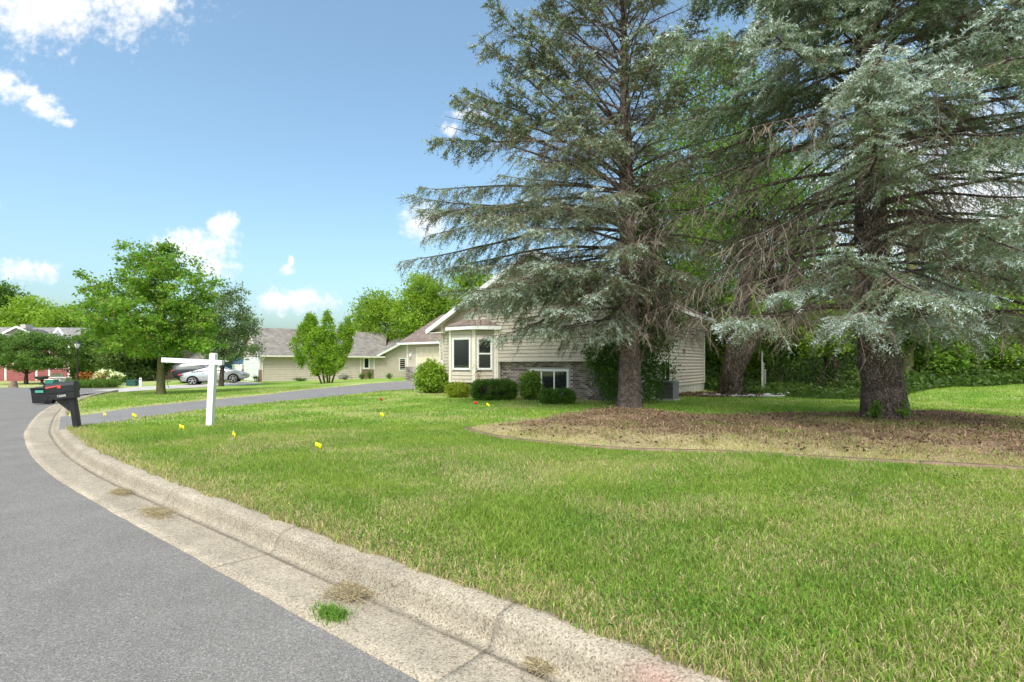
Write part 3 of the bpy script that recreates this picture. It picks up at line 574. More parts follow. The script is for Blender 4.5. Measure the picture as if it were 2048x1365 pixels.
def spruce(name, label, base, top, r_pts, branches, seed, needle_n=13, extra_trunk=None, flare=.35, pendf=.38, pal=((.09, .125, .06), (.16, .205, .145), (.40, .465, .485)), brownf=.05, zmin=2.1):
    """branches: (height above base, azimuth deg, length, rise, droop, live from, dead twig density, colour shift)"""
    rng = np.random.default_rng(seed); root = empty(name, tuple(base), label=label, cat='tree', group='blue spruces in the needle bed')
    zs = np.array([q[0] for q in r_pts]); offs = np.array([q[2] for q in r_pts])
    P = np.stack([offs, np.zeros(len(zs)), zs], 1); V, F = trunk_mesh(P, np.array([q[1] for q in r_pts]), 26, .07, seed, flare)
    link('trunk', np_mesh('trunk', V, F, None, True), M['bark'], root)
    for q in range(5):
        zz = rng.uniform(.9, 2.6); a = rng.uniform(-2.6, -.5); rr = np.interp(zz, zs, [w[1] for w in r_pts]); o = np.interp(zz, zs, offs); d = np.array([math.cos(a), math.sin(a), 0])
        MB().tube([np.array([o, 0, zz]) + d * rr * .85, np.array([o, 0, zz]) + d * (rr + .05)], [.045, .04], 8).build('branch_stub', M['wood'], root)
    def axis_at(z): return np.array([np.interp(z, zs, offs), 0, z])
    limbA, limbB, lra, lrb = [], [], [], []; twA, twB, tr = [], [], []; nA, nB, nT = [], [], []
    for (h, az, L, rise, droop, live, dtw, sh) in branches:
        behind = angd(az, 90) < 62
        az = math.radians(az); n = max(8, int(L / .28)); t = np.linspace(0, 1, n)
        wander = np.cumsum(rng.normal(0, .055, n)); ang = az + wander
        pitch = rise - droop * np.sin(np.minimum(t * 1.25, 1) * np.pi * .62) + .55 * np.maximum(0, t - .72) * (live < 1) + np.cumsum(rng.normal(0, .032, n))
        step = L / (n - 1); d = np.stack([np.cos(ang) * np.cos(pitch), np.sin(ang) * np.cos(pitch), np.sin(pitch)], 1)
        Q = axis_at(h) + np.vstack([[0, 0, 0], np.cumsum(d[:-1] * step, 0)]); Q[:, 2] = np.maximum(Q[:, 2], zmin + .25 * (1 - t)); r0 = .0065 * L + .008; rr = r0 * (1 - t) ** .8 + .004
        limbA.append(Q[:-1]); limbB.append(Q[1:]); lra.append(rr[:-1]); lrb.append(rr[1:])
        nb = int(L / (.105 if live < 1 else .15)); tt = np.linspace(.14, .99, nb)
        for q, u in enumerate(tt):
            alive = u > live + rng.normal(0, .06)
            if not alive and rng.random() > dtw: continue
            if behind and rng.random() < .45: continue
            k = u * (n - 1); i = min(int(k), n - 2); p = Q[i] + (Q[i + 1] - Q[i]) * (k - i); T = d[i]
            side = 1 if q % 2 else -1; phi = side * rng.uniform(.4, 1.35); bl = (.22 + .30 * L * (1 - u) ** .75 * rng.uniform(.6, 1.1)); bl = min(bl, 1.25) * rng.uniform(.5, 1.3)
            if not alive: bl *= rng.uniform(.6, 1.1)
            bd = rot_z(T, phi); hang = rng.uniform(.05, .95) if alive else rng.uniform(.2, 1.3); bd = unit(bd + np.array([0, 0, -hang * .5])); m = 5; bt = np.linspace(0, 1, m)[:, None]
            curve = -hang * .38 * bl * bt ** 2; Bq = p + bd * bl * bt + np.concatenate([rng.normal(0, .02, (m, 2)) * bl * bt, curve], 1)
            twA.append(Bq[:-1]); twB.append(Bq[1:]); tr.append(np.linspace(.0085 if alive else .0095, .004, m)[:-1])
            ns = max(2, int(bl / (.075 if alive else .13))) * 2; uu = rng.uniform(.1, 1, ns); ii = np.minimum((uu * (m - 1)).astype(int), m - 2); sp = Bq[ii] + (Bq[ii + 1] - Bq[ii]) * (uu * (m - 1) - ii)[:, None]
            sgn = np.where(np.arange(ns) % 2, 1, -1); sdv = np.stack([rot_z(bd, s_ * rng.uniform(.5, 1.1)) for s_ in sgn]); 
            if alive:
                pend = rng.random(ns) < pendf; sdv = unit(sdv + np.stack([0 * uu, 0 * uu, np.where(pend, -rng.uniform(.6, 1.8, ns), rng.uniform(-.2, .35, ns))], 1)); sl = rng.uniform(.10, .24, ns) * np.where(pend, 1.25, 1)
                nA += [sp, Bq[1:-1], Bq[-2:-1]]; nB += [sp + sdv * sl[:, None], Bq[2:], Bq[-1:] + bd * .08]
                tipf = np.clip((u - live) / (1.02 - live), 0, 1) * .6 + .4 * uu; tipf = np.where(pend, tipf * .25, tipf); nT += [tipf + sh, np.full(m - 2, .45 + sh), np.full(1, .9 + sh)]
            else:
                sdv = unit(sdv + np.stack([rng.normal(0, .3, ns), rng.normal(0, .3, ns), rng.uniform(-1.3, .2, ns)], 1)); sl = rng.uniform(.1, .38, ns)
                twA.append(sp); twB.append(sp + sdv * sl[:, None]); tr.append(np.full(ns, .0042))
    A, B = np.concatenate(limbA), np.concatenate(limbB); V, F = sticks_np(A, B, np.concatenate(lra), np.concatenate(lrb), 6); link('branches', np_mesh('branches', V, F, None, True), M['bark'], root)
    A, B = np.concatenate(twA), np.concatenate(twB); r = np.concatenate(tr); fine = r < .0043; V, F = sticks_np(A[~fine], B[~fine], r[~fine], r[~fine] * .7, 3); g = Geo(); g.add(V, F)
    Af, Bf, rf = A[fine], B[fine], r[fine][:, None]; wv = unit(np.cross(Bf - Af, rng.normal(0, 1, Af.shape))) * rf * .85; V = np.stack([Af - wv, Af + wv, Bf + wv * .6, Bf - wv * .6], 1).reshape(-1, 3); g.add(V, np.arange(len(V)).reshape(-1, 4)); g.build('twigs', M['deadwood'], root)
    A, B, Tf = np.concatenate(nA), np.concatenate(nB), np.clip(np.concatenate(nT), 0, 1.1); n = len(A)
    hi = 1 + .55 * sstep(6.2, 7.5, (A[:, 2] + B[:, 2]) / 2); rep = needle_n; hi = np.repeat(hi, rep); A2 = np.repeat(A, rep, 0); B2 = np.repeat(B, rep, 0); tf = np.repeat(Tf, rep); N_ = n * rep; u = np.tile(np.linspace(0, 1, rep), n) + rng.normal(0, .04, N_)
    ax = unit(B2 - A2); rnd = unit(np.cross(ax, rng.normal(0, 1, (N_, 3)))); dirn = unit(rnd + ax * rng.uniform(.35, 1.0, N_)[:, None] + np.array([0, 0, .22])); ln = rng.uniform(.040, .068, N_) * hi ** .6
    p0 = A2 + (B2 - A2) * u[:, None]; wv = unit(np.cross(dirn, rng.normal(0, 1, (N_, 3)))) * (rng.uniform(.006, .0098, N_) * hi)[:, None]
    V = np.stack([p0 - wv, p0 + wv, p0 + dirn * ln[:, None]], 1).reshape(-1, 3)
    blotch = np.repeat(rng.uniform(-.18, .18, n), rep); f = np.clip(tf + blotch, 0, 1)[:, None]; f = f ** 1.35
    green, mid, blue = map(np.array, pal)
    c = np.where(f < .5, green * (1 - f * 2) + mid * f * 2, mid * (2 - f * 2) + blue * (f * 2 - 1)) * rng.uniform(1.1, 1.95, (N_, 1)); brown = np.repeat(rng.random(n) < brownf, rep)
    c[brown] = np.array([.22, .135, .085]) * rng.uniform(.6, 1.2, (brown.sum(), 1))
    link('needles', np_mesh('needles', V, np.arange(3 * N_).reshape(N_, 3), np.repeat(c, 3, 0)), M['needle'], root)
    return root
rng = np.random.default_rng(5)
def whorls(z0, z1, dz, per, lenf, live_f, dead_f, rise_f, azs=None):
    out = []; z = z0
    while z < z1:
        a0 = rng.uniform(0, 360)
        for k in range(per):
            az = (a0 + 360 * k / per + rng.normal(0, 14)) % 360; L = lenf(z, az) * rng.uniform(.58, 1.12); out.append((z + rng.uniform(-.18, .18), az, L, rise_f(z) + rng.normal(0, .13), rng.uniform(.25, .55), live_f(z, az), dead_f(z, az), rng.normal(0, .1)))
        z += dz
    return out
# --- left spruce: thin crown, long live boughs to the left, dead ones to the right
bL = G(1258, 817)
def lenL(z, az):
    left = np.clip(1 - angd(az, 190) / 110, 0, 1); base_ = 5.2 - .26 * z if z > 4 else 4.2
    L = (base_ + 1.0 * np.interp(z, [6, 8, 12], [0, 1.1, .9])) * ((.62 + .50 * left) if z < 6.5 else (.88 + .24 * left)); 
    return max(L, .9)
def liveL(z, az): left = angd(az, 195) < 75; return rng.choice([.36, .45, .6, 1.2] if left else [.45, .6, .75, 1.2]) if z > 6.5 else (.45 if left else rng.choice([.8, 1.2, 1.2]))
def riseL(z): return np.interp(z, [2, 5, 6.5, 8, 10, 14], [.03, .12, .38, .62, .82, .95])
def h_drop(az): return rng.random() < .22
brL = [(a, b, c, d, e, f, g, h - .06) for (a, b, c, d, e, f, g, h) in whorls(4.4, 13.2, .5, 7, lenL, liveL, lambda z, az: .92, riseL)]
brL += whorls(2.6, 4.6, .4, 6, lambda z, az: 3.2 if angd(az, 190) < 70 else 3.2, lambda z, az: .5 if angd(az, 195) < 60 else 1.2, lambda z, az: .8, lambda z: .02)
brL += [(5.3, 188, 6.9, .03, .14, .34, .6, 0), (5.8, 184, 6.5, .03, .14, .38, .7, -.1), (6.2, 194, 6.2, .08, .18, .4, .7, -.1), (4.8, 181, 6.2, .02, .14, .4, .7, 0), (5.5, 198, 6.2, .06, .2, .36, .6, 0), (5.6, 200, 6.2, .10, .25, .35, .5, .05), (6.5, 183, 6.2, .16, .25, .42, .7, -.05), (7.6, 186, 5.8, .2, .2, .62, .8, -.15), (4.5, 205, 5.4, .0, .3, .35, .5, .1), (3.9, 196, 4.9, -.02, .3, .4, .6, .15),
        (3.0, 190, 4.6, .02, .25, .36, .5, .2), (4.4, 212, 4.9, .16, .3, .36, .6, .1), (3.7, 188, 5.2, .02, .14, .28, .6, .1), (4.3, 193, 5.4, .02, .16, .3, .6, .1), (3.3, 197, 4.8, .06, .14, .28, .6, .2), (4.0, 184, 5.6, .04, .14, .32, .6, .1), (4.9, 218, 5.0, .22, .35, .36, .6, .1), (5.6, 210, 5.4, .25, .4, .4, .6, 0), (3.7, 208, 4.6, .1, .25, .36, .6, .15), (5.2, 228, 4.4, .28, .4, .4, .6, 0), (4.0, 232, 3.8, .14, .3, .38, .6, .15), (6.3, 222, 4.8, .4, .5, .4, .7, -.1), (6.0, 260, 3.6, .3, .6, .4, .7, -.1), (4.4, 280, 3.2, .1, .5, .55, .9, 0), (6.8, 235, 4.2, .5, .6, .4, .7, -.1), (2.75, 215, 3.2, -.05, .25, .3, .4, .35), (3.4, 225, 3.6, -.02, .3, .35, .4, .3), (2.35, 228, 1.9, -.1, .3, .22, .4, .35), (3.2, 250, 2.4, -.1, .3, .4, .5, .25), (7.2, 182, 6.0, .75, .35, .45, .8, -.25), (8.0, 195, 5.4, .85, .5, .4, .8, -.25), (6.8, 200, 5.6, .6, .45, .5, .8, -.2), (6.4, 172, 5.8, .7, .3, .5, .8, -.2),
        (4.6, 262, 3.2, .1, .4, .42, .6, .1), (5.4, 240, 3.8, .15, .45, .4, .6, .1), (6.2, 285, 3.2, .2, .5, .45, .6, 0), (5.0, 300, 3.0, .1, .5, .5, .7, 0), (7.0, 255, 3.4, .35, .6, .4, .6, 0), (3.8, 245, 3.0, .0, .35, .38, .5, .25), (4.2, 222, 4.2, .05, .35, .36, .5, .2),
        (7.0, 190, 5.6, .38, .2, 1.2, .5, 0), (6.6, 178, 5.6, .42, .15, 1.2, .5, 0), (7.6, 184, 5.4, .5, .1, 1.2, .5, 0), (5.0, -5, 4.4, .35, .5, 1.2, .9, 0), (4.3, 8, 4.0, .15, .7, 1.2, .95, 0), (3.5, -12, 3.9, .25, .85, 1.2, .95, 0), (2.9, 20, 3.0, .05, .5, 1.2, .9, 0), (5.6, 15, 4.4, .45, .6, 1.2, .95, 0), (4.8, 330, 3.6, .1, .6, 1.2, .95, 0), (3.9, 300, 2.6, -.2, .7, 1.2, .95, 0), (6.2, 345, 4.2, .5, .5, 1.2, .9, 0), (7.0, 5, 4.6, .5, .4, .85, .8, 0)]
spruce('spruce_tree', 'thinning spruce with many bare grey branches, left of the two big spruces', bL, None, [(0, .36, 0), (.5, .285, 0), (1.5, .255, .02), (3, .225, .0), (6, .17, -.06), (9, .12, -.12), (12, .075, -.16), (14.4, .03, -.18)], brL, 21, 9, flare=.28, pendf=.55, pal=((.10, .125, .065), (.175, .215, .155), (.41, .48, .475)), brownf=.17)
# --- right spruce: full silver-blue boughs towards the lens, bare brown tangle inside
bR = G(1765, 842)
def lenR(z, az): return max((5.0 if z < 7 else 5.3 - .30 * (z - 7)) * (.85 if angd(az, 100) < 70 else 1), 1.0)
def liveR(z, az):
    if z > 6.6: return rng.choice([.28, .4, .55])
    if angd(az, 265) < 50: return .50
    if angd(az, 180) < 50: return rng.choice([.72, 1.2, 1.2])
    return rng.choice([.66, .8, 1.2, 1.2])
brR = whorls(2.7, 6.6, .42, 8, lenR, liveR, lambda z, az: .85, lambda z: .06) + whorls(6.6, 13.5, .46, 9, lenR, liveR, lambda z, az: .6, lambda z: np.interp(z, [6, 14], [.16, .5]))
brR += [(2.55, 250, 3.0, -.06, .25, .3, .6, .35), (2.5, 228, 3.5, -.08, .22, .42, .6, .35), (2.35, 272, 2.2, -.16, .3, .2, .5, .4), (2.6, 290, 3.2, -.1, .25, .4, .6, .35), (3.2, 305, 4.0, .0, .3, .4, .6, .3), (3.4, 262, 3.6, .02, .3, .35, .6, .3), (3.6, 215, 4.2, .02, .35, .6, .7, .2), (4.0, 280, 4.2, .05, .3, .35, .6, .3), (4.3, 318, 4.2, .05, .3, .4, .6, .25),
        (2.5, 190, 4.2, -.02, .2, .66, .8, .3), (6.4, 240, 4.6, .15, .45, .3, .4, .3), (6.9, 222, 5.0, .2, .5, .28, .4, .35), (6.7, 262, 4.2, .15, .4, .3, .4, .35), (7.4, 285, 4.2, .2, .4, .3, .4, .3), (7.2, 205, 5.0, .2, .45, .35, .5, .2), (5.9, 300, 4.2, .1, .45, .4, .5, .2), (5.2, 320, 4.4, .1, .4, .45, .6, .2), (8.2, 250, 4.2, .2, .4, .25, .4, .3), (8.3, 215, 4.4, .25, .4, .25, .4, .25), (9.2, 235, 3.9, .3, .4, .2, .4, .25), (9.0, 290, 3.8, .3, .4, .2, .4, .2)]
spruce('spruce_tree', 'full silvery blue spruce with thicker trunk, right of the two big spruces', bR, None, [(0, .42, .06), (.35, .355, .04), (1.2, .30, -.05), (2.2, .265, -.15), (4, .235, -.25), (6, .20, -.30), (10, .13, -.33), (14.5, .03, -.33)], brR, 22, 8, flare=.2)

# ---------------------------------------------------------------- broadleaf trees and shrubs
def crown_points(ells, n, rng, shell=.55):
    """clump centres spread through a set of ellipsoids, denser towards the outside"""
    E = np.array([e for e in ells], float); vol = (E[:, 3] * E[:, 4] * E[:, 5]) ** .8; k = rng.choice(len(E), n, p=vol / vol.sum())
    d = unit(rng.normal(0, 1, (n, 3))); r = shell + (1 - shell) * rng.random(n) ** .7; return E[k, :3] + d * r[:, None] * E[k, 3:6]
def foliage(parent, C, rad, per, size, cols, rng, mname='leaf', flat=.62, up=.7, name='leaves', aspect=.62, tri=None):
    n = len(C); rad = np.broadcast_to(rad, (n,)); P = np.repeat(C, per, 0) + rng.normal(0, .5, (n * per, 3)) * np.repeat(rad, per)[:, None] * np.array([1, 1, flat]); s = rng.uniform(.6, 1.35, n * per) * size
    tri = parent.location[1] > 22.5 if tri is None else tri; V, F = leaf_quads(P, s * (1.15 if tri else 1), rng, up, aspect)
    if tri: V = V.reshape(-1, 4, 3)[:, [0, 1, 3]]; V[:, 0] += (V[:, 0] - V[:, 1:].mean(1)) * .9; V = V.reshape(-1, 3); F = np.arange(len(V)).reshape(-1, 3)
    c0, c1 = np.array(cols[0]), np.array(cols[1]); t = np.clip(np.repeat(rng.random(n), per) * .7 + rng.random(n * per) * .5 - .1, 0, 1)[:, None]
    c = (c0 * (1 - t) + c1 * t) * rng.uniform(1.1, 1.7, (n * per, 1))
    if len(cols) > 2: odd = rng.random(n * per) < .06; c[odd] = np.array(cols[2])
    return link(name, np_mesh(name, V, F, np.repeat(c, 3 if tri else 4, 0)), M[mname], parent)
def limbs(parent, C, trunk_pts, trunk_r, nl, rng, bm='bark2', twig=.012, name='limbs'):
    """main limbs from the trunk to a few far clumps, then twigs from every clump to the nearest limb"""
    T = np.asarray(trunk_pts, float); V, F = trunk_mesh(T, trunk_r, 14, .06, int(rng.integers(99)), .25); link('trunk', np_mesh('trunk', V, F, None, True), M[bm], parent)
    ends = C[rng.choice(len(C), min(nl, len(C)), replace=False)]; segA, segB, ra, rb = [], [], [], []; nodes = [resample(T, .3)[len(resample(T, .3)) // 2:]]
    rt = trunk_r[-1]
    for e in ends:
        tz = np.clip((e[2] - T[0, 2]) * rng.uniform(.3, .62), T[0, 2] + .55 * (T[-1, 2] - T[0, 2]) * .9, T[-1, 2]); a = np.array([np.interp(tz, T[:, 2], T[:, q]) for q in range(3)]); t = np.linspace(0, 1, 7)[:, None]
        mid = a * .5 + e * .5 + np.array([0, 0, .12 * np.linalg.norm(e - a)]); Q = a * (1 - t) ** 2 + 2 * mid * t * (1 - t) + e * t ** 2; Q[1:-1] += rng.normal(0, .05, (5, 3)); r0 = max(.45 * rt, .015); r = np.linspace(r0, .012, 7)
        segA.append(Q[:-1]); segB.append(Q[1:]); ra.append(r[:-1]); rb.append(r[1:]); nodes.append(resample(Q, .25))
    nodes = np.concatenate(nodes)
    d = ((C[:, None, :] - nodes[None]) ** 2).sum(-1).argmin(1); segA.append(nodes[d]); segB.append(C); ra.append(np.full(len(C), twig)); rb.append(np.full(len(C), twig * .4))
    V, F = sticks_np(np.concatenate(segA), np.concatenate(segB), np.concatenate(ra), np.concatenate(rb), 5); link(name, np_mesh(name, V, F, None, True), M[bm], parent)
GREEN = ((.065, .135, .02), (.165, .27, .04)); LIME = ((.11, .195, .02), (.26, .36, .045)); DARK = ((.032, .07, .018), (.085, .145, .035)); MID = ((.055, .115, .022), (.13, .215, .04))
def tree(name, label, base, ells, nc, per, size, cols, trunk, tr, seed, rad=.42, nl=14, bm='bark2', cat='tree', group=None, shell=.5, flat=.6, up=.35):
    rng = np.random.default_rng(seed); o = empty(name, tuple(base), label=label, cat=cat, group=group); C = crown_points(ells, nc, rng, shell)
    limbs(o, C, trunk, tr, nl, rng, bm, twig=.012 if max(e[5] for e in ells) < 4 else .02); foliage(o, C, rad * rng.uniform(.7, 1.3, nc), per, size, cols, rng, flat=flat, up=up); return o
def straight(h, lean=(0, 0), n=4): return [(lean[0] * t, lean[1] * t, h * t) for t in np.linspace(0, 1, n)]
# maple on the strip between the drives
b = G(322, 789); k = b[1] / F_PX
def E(px, py, rx, ry, dep=0, rd=None): return ((px - 322) * k, dep, (789 - py) * k, rx * k, (rd or rx) * k, ry * k)
tree('maple_tree', 'young green maple with rounded crown on the grass between the two driveways', b, [E(300, 640, 115, 55), E(250, 600, 70, 50), E(345, 570, 85, 60), E(290, 540, 60, 45), E(380, 650, 62, 48), E(230, 655, 62, 38), E(270, 512, 28, 20), E(335, 520, 34, 26), E(190, 590, 30, 14), E(300, 690, 90, 22), E(178, 548, 16, 7), E(255, 495, 18, 8), E(400, 590, 30, 18), E(215, 570, 26, 14), E(420, 690, 24, 16), E(165, 625, 20, 10), E(352, 500, 20, 12), E(398, 550, 18, 10)], 500, 56, .14, ((.075, .165, .02), (.205, .33, .045), (.36, .33, .09)), [(0, 0, -.05), (-.02, 0, 1.2), (.04, 0, 2.2), (.08, 0, 3.6), (.05, 0, 5.2)], [.19, .145, .13, .08, .04], 31, rad=.36, nl=26, bm='bark3', shell=.35)
b = G(442, 773); k = b[1] / F_PX
def E2(px, py, rx, ry): return ((px - 442) * k, 0, (773 - py) * k, rx * k, rx * k, ry * k)
tree('ash_tree', 'loose grey green tree standing behind the silver car, right of the maple', b, [E2(455, 640, 42, 55), E2(480, 690, 38, 34), E2(440, 700, 42, 30), E2(463, 590, 26, 26), E2(490, 650, 24, 22), E2(420, 660, 30, 40)], 260, 50, .14, ((.075, .12, .05), (.16, .215, .10)), straight(4.2, (.3, 0)), [.16, .13, .1, .05], 32, rad=.5, nl=16)
b = G(52, 769); k = b[1] / F_PX
def E3(px, py, rx, ry): return ((px - 52) * k, 0, (769 - py) * k, rx * k, rx * k * .8, ry * k)
tree('round_tree', 'low round headed ornamental tree on the lawn before the red house', b, [E3(60, 705, 76, 34), E3(30, 690, 56, 26), E3(80, 682, 52, 22), E3(50, 725, 80, 16)], 380, 76, .15, ((.055, .115, .025), (.15, .24, .055)), [(0, 0, -.05), (.02, 0, .6), (.05, 0, 1.3), (.1, 0, 1.9)], [.16, .13, .11, .06], 33, rad=.45, nl=16, shell=.4)
# columnar clump by the neighbour's wall
def clump():
    b = G(655, 767); k = b[1] / F_PX; rng = np.random.default_rng(34); o = empty('columnar_shrub', tuple(b), label='bright green multi stemmed shrub with five flame shaped tops by the tan wall', cat='shrub')
    cones = [(603, 690, 22, 44, 0), (621, 672, 20, 48, .3), (610, 650, 10, 24, .6), (636, 705, 30, 50, -.4), (654, 664, 19, 44, .1), (654, 705, 22, 50, -.2), (682, 690, 18, 44, .1), (694, 668, 11, 34, .2), (668, 724, 26, 26, -.3)]; C = []
    for (px, py, rx, ry, dy) in cones:
        n = 200; d = unit(rng.normal(0, 1, (n, 3))) * (.5 + .5 * rng.random((n, 1)) ** .5); taper = np.where(d[:, 2] > 0, (1 - d[:, 2]) ** .8 * .95 + .05, (1 + d[:, 2] * .6)); lean = (px - 655) * .0
        C.append(np.stack([(px - 655) * k + d[:, 0] * rx * k * taper, dy + d[:, 1] * rx * k * taper, (767 - py) * k + d[:, 2] * ry * k], 1))
    C = np.concatenate(C)
    for i, (x0, x1, y1) in enumerate(((645, 622, 705), (650, 640, 690), (655, 655, 680), (658, 662, 690), (662, 684, 700), (648, 634, 700))):
        MB().tube([((x0 - 655) * k, (i - 2.5) * .06, -.05), ((x0 * .6 + x1 * .4 - 655) * k, (i - 2.5) * .08, .9), ((x1 - 655) * k, (i - 2.5) * .1, (767 - y1) * k)], [.06, .05, .03], 7).build('stem', M['bark2'], o)
    foliage(o, C, .17, 17, .11, ((.10, .20, .018), (.25, .37, .035), (.34, .36, .06)), rng, flat=1.1, up=.3)
clump()
# tall trees behind the houses (each placed by its distance)
def bigtree(name, label, px, d, top_py, half_w, cols, seed, nc=300, per=40, size=.3, rad=.95, group='tall trees behind the houses', low=.25, bm='bark2', sq=1.0):
    x = (px - CX) / F_PX * d; z0 = float(zg(x, d)); H = CAM_Z + (HY - top_py) / F_PX * d - z0; w = half_w / F_PX * d; rng = np.random.default_rng(seed)
    ells = [(0, 0, H * .58, w * .8, w * .8 * sq, H * .36)]
    for q in range(7):
        a = rng.uniform(0, 6.28); f = rng.uniform(.35, .62); zc = rng.uniform(low + .1, .85); ells.append((math.cos(a) * w * f, math.sin(a) * w * f * sq, H * zc, w * rng.uniform(.32, .5), w * rng.uniform(.32, .5) * sq, H * rng.uniform(.10, .16)))
    ells.append((0, 0, H * .88, w * .42, w * .42, H * .12))
    return tree(name, label, (x, d, z0), ells, nc, per, size, cols, straight(H * .7, (rng.normal(0, .3), 0)), [w * .07 + .08, w * .06 + .06, w * .04 + .04, .05], seed, rad=rad, nl=18, group=group, shell=.6, bm=bm)
bigtree('broadleaf_tree', 'lime green tree rising behind the roofs, leftmost of that group', 752, 56, 580, 62, LIME, 41, 260, 62, .23)
bigtree('broadleaf_tree', 'large lime green tree behind the brown garage roof', 850, 54, 545, 78, LIME, 42, 380, 62, .23)
bigtree('broadleaf_tree', 'lime green tree behind the gable, partly hidden by spruce boughs', 945, 52, 525, 85, LIME, 43, 380, 62, .23)
bigtree('broadleaf_tree', 'green tree seen between spruce boughs above the house roof', 1100, 48, 520, 80, MID, 44, 240, 40, .30)
bigtree('broadleaf_tree', 'dark green tree top at the far left edge behind the red house', 22, 84, 566, 44, MID, 45, 220, 34, .42, 1.2, low=.4)
bigtree('broadleaf_tree', 'broad pale green tree behind the red house roof', 75, 78, 592, 72, LIME, 46, 330, 38, .40, 1.2)
bigtree('broadleaf_tree', 'yellow green tree between the red house and the maple crown', 150, 66, 612, 60, LIME, 47, 280, 38, .32)
bigtree('broadleaf_tree', 'shady green tree behind the lamp post', 205, 50, 655, 60, MID, 48, 320, 44, .24, .8, low=.05)
bigtree('broadleaf_tree', 'dull green bushy tree in front of the brick house window', 245, 47, 660, 52, ((.045, .08, .02), (.11, .16, .045)), 49, 300, 44, .22, .7, low=.02)
bigtree('broadleaf_tree', 'dark green tree over the brick house, right behind the maple trunk', 300, 50, 640, 55, DARK, 50, 280, 44, .24, .8, low=.05)
bigtree('broadleaf_tree', 'distant tree line crown above the blue house', 395, 75, 640, 60, MID, 51, 200, 36, .34, 1.1)
# woods on the right
bigtree('woodland_tree', 'tall light green tree standing between the two spruces', 1400, 31, 70, 150, ((.06, .125, .02), (.17, .25, .04)), 61, 560, 46, .19, .8, group='trees of the wood', low=.08)
bigtree('woodland_tree', 'tall green tree behind the forked trunk', 1500, 36, 250, 170, MID, 62, 420, 46, .2, .9, group='trees of the wood', low=.05)
bigtree('woodland_tree', 'green tree behind the thick spruce trunk', 1720, 36, 330, 180, MID, 63, 360, 44, .2, .9, group='trees of the wood', low=.02)
bigtree('woodland_tree', 'green tree at the right edge of the wood', 2010, 34, 420, 170, GREEN, 64, 380, 44, .2, .9, group='trees of the wood', low=.02)
bigtree('woodland_tree', 'green tree behind the house corner', 1330, 40, 330, 110, MID, 65, 260, 42, .22, .9, group='trees of the wood', low=.1)
def bush(name, label, px, py, half_w, h_px, cols, seed, nc=120, per=60, size=.1, rad=.3, cat='shrub', group=None, d=None, ry=None, shell=.55, flat=.8, boxy=False, stems=4, up=.6, dy=0, lift=0):
    b = G(px, py) if d is None else np.array([(px - CX) / F_PX * d, d, float(zg((px - CX) / F_PX * d, d))]); k = b[1] / F_PX; w, H = half_w * k, h_px * k; rng = np.random.default_rng(seed); o = empty(name, tuple(b), label=label, cat=cat, group=group)
    if boxy:
        q = rng.uniform(-1, 1, (nc, 3)); ax = rng.integers(0, 3, nc); q[np.arange(nc), ax] = np.sign(q[np.arange(nc), ax]) * rng.uniform(.8, 1, nc); q /= ((np.abs(q) ** 3.2).sum(1) ** (1 / 3.2))[:, None]; q *= rng.uniform(.85, 1, (nc, 1)); C = q * np.array([w, ry or w * .7, H * .5]) + np.array([0, 0, H * .52])
    else:
        C = crown_points([(0, 0, H * .55, w * .92, ry or w * .85, H * .44), (0, 0, H * .32, w * .85, ry or w * .8, H * .3)], nc, rng, shell)
    C[:, 2] = np.maximum(C[:, 2], .06)
    if lift: C[:, 2] = H * lift + C[:, 2] * (1 - lift); C[:, :2] += (noise2(C[:, 0] * 2, C[:, 2] * 2, 1.0, seed)[:, None] - .5) * .5
    Call = C
    if lift: C = C[::18]
    A = np.repeat(np.array([[0, 0, -.03]]), len(C), 0) + rng.normal(0, (.35 if lift else .06) * w + .01, (len(C), 3)) * np.array([1, 1, 0]); Mid = A * .4 + C * .6 - np.array([0, 0, .1 * H]); V1, F1 = sticks_np(A, Mid, .014, .009, 4); V2, F2 = sticks_np(Mid, C, .009, .004, 4)
    g = Geo(); g.add(V1, F1); g.add(V2, F2); g.build('stems', M['bark2'], o); foliage(o, Call, rad, per, size, cols, rng, flat=flat, up=up); return o
woods = [(1430, 28, 60, 250, MID, .05), (1490, 27, 55, 200, LIME, .1), (1570, 24.5, 52, 190, GREEN, .35), (1635, 23.5, 60, 185, LIME, .42), (1560, 31, 80, 270, MID, .2), (1705, 25, 60, 190, MID, .35), (1800, 26, 70, 200, MID, .2), (1870, 25.5, 55, 150, GREEN, .1), (1930, 27, 75, 190, GREEN, .05), (2010, 27, 75, 180, LIME, .05), (2080, 28, 75, 200, GREEN, .05)]
wl = ['leafy green thicket right behind the house corner', 'bright yellow green thicket between house corner and forked trunk', 'bright green bush behind the pale poles', 'light green bush with hanging sprays at the wood edge, centre', 'tall dark bush deep behind the pale poles', 'dark bush just left of the thick spruce trunk', 'green bush behind the pale woodland trunk', 'green bush right of the pale woodland trunk', 'dense green bush behind the orange stake', 'dense light green bush near the right picture edge', 'green bush at the right picture edge']
for i, ((px, d, hw_, hp, cols, lo), lab) in enumerate(zip(woods, wl)): bush('woodland_bush', lab, px, 0, hw_, hp, cols, 70 + i, 230, 44, .15, .42, group='bushes along the wood edge', d=d, shell=.35, lift=lo)
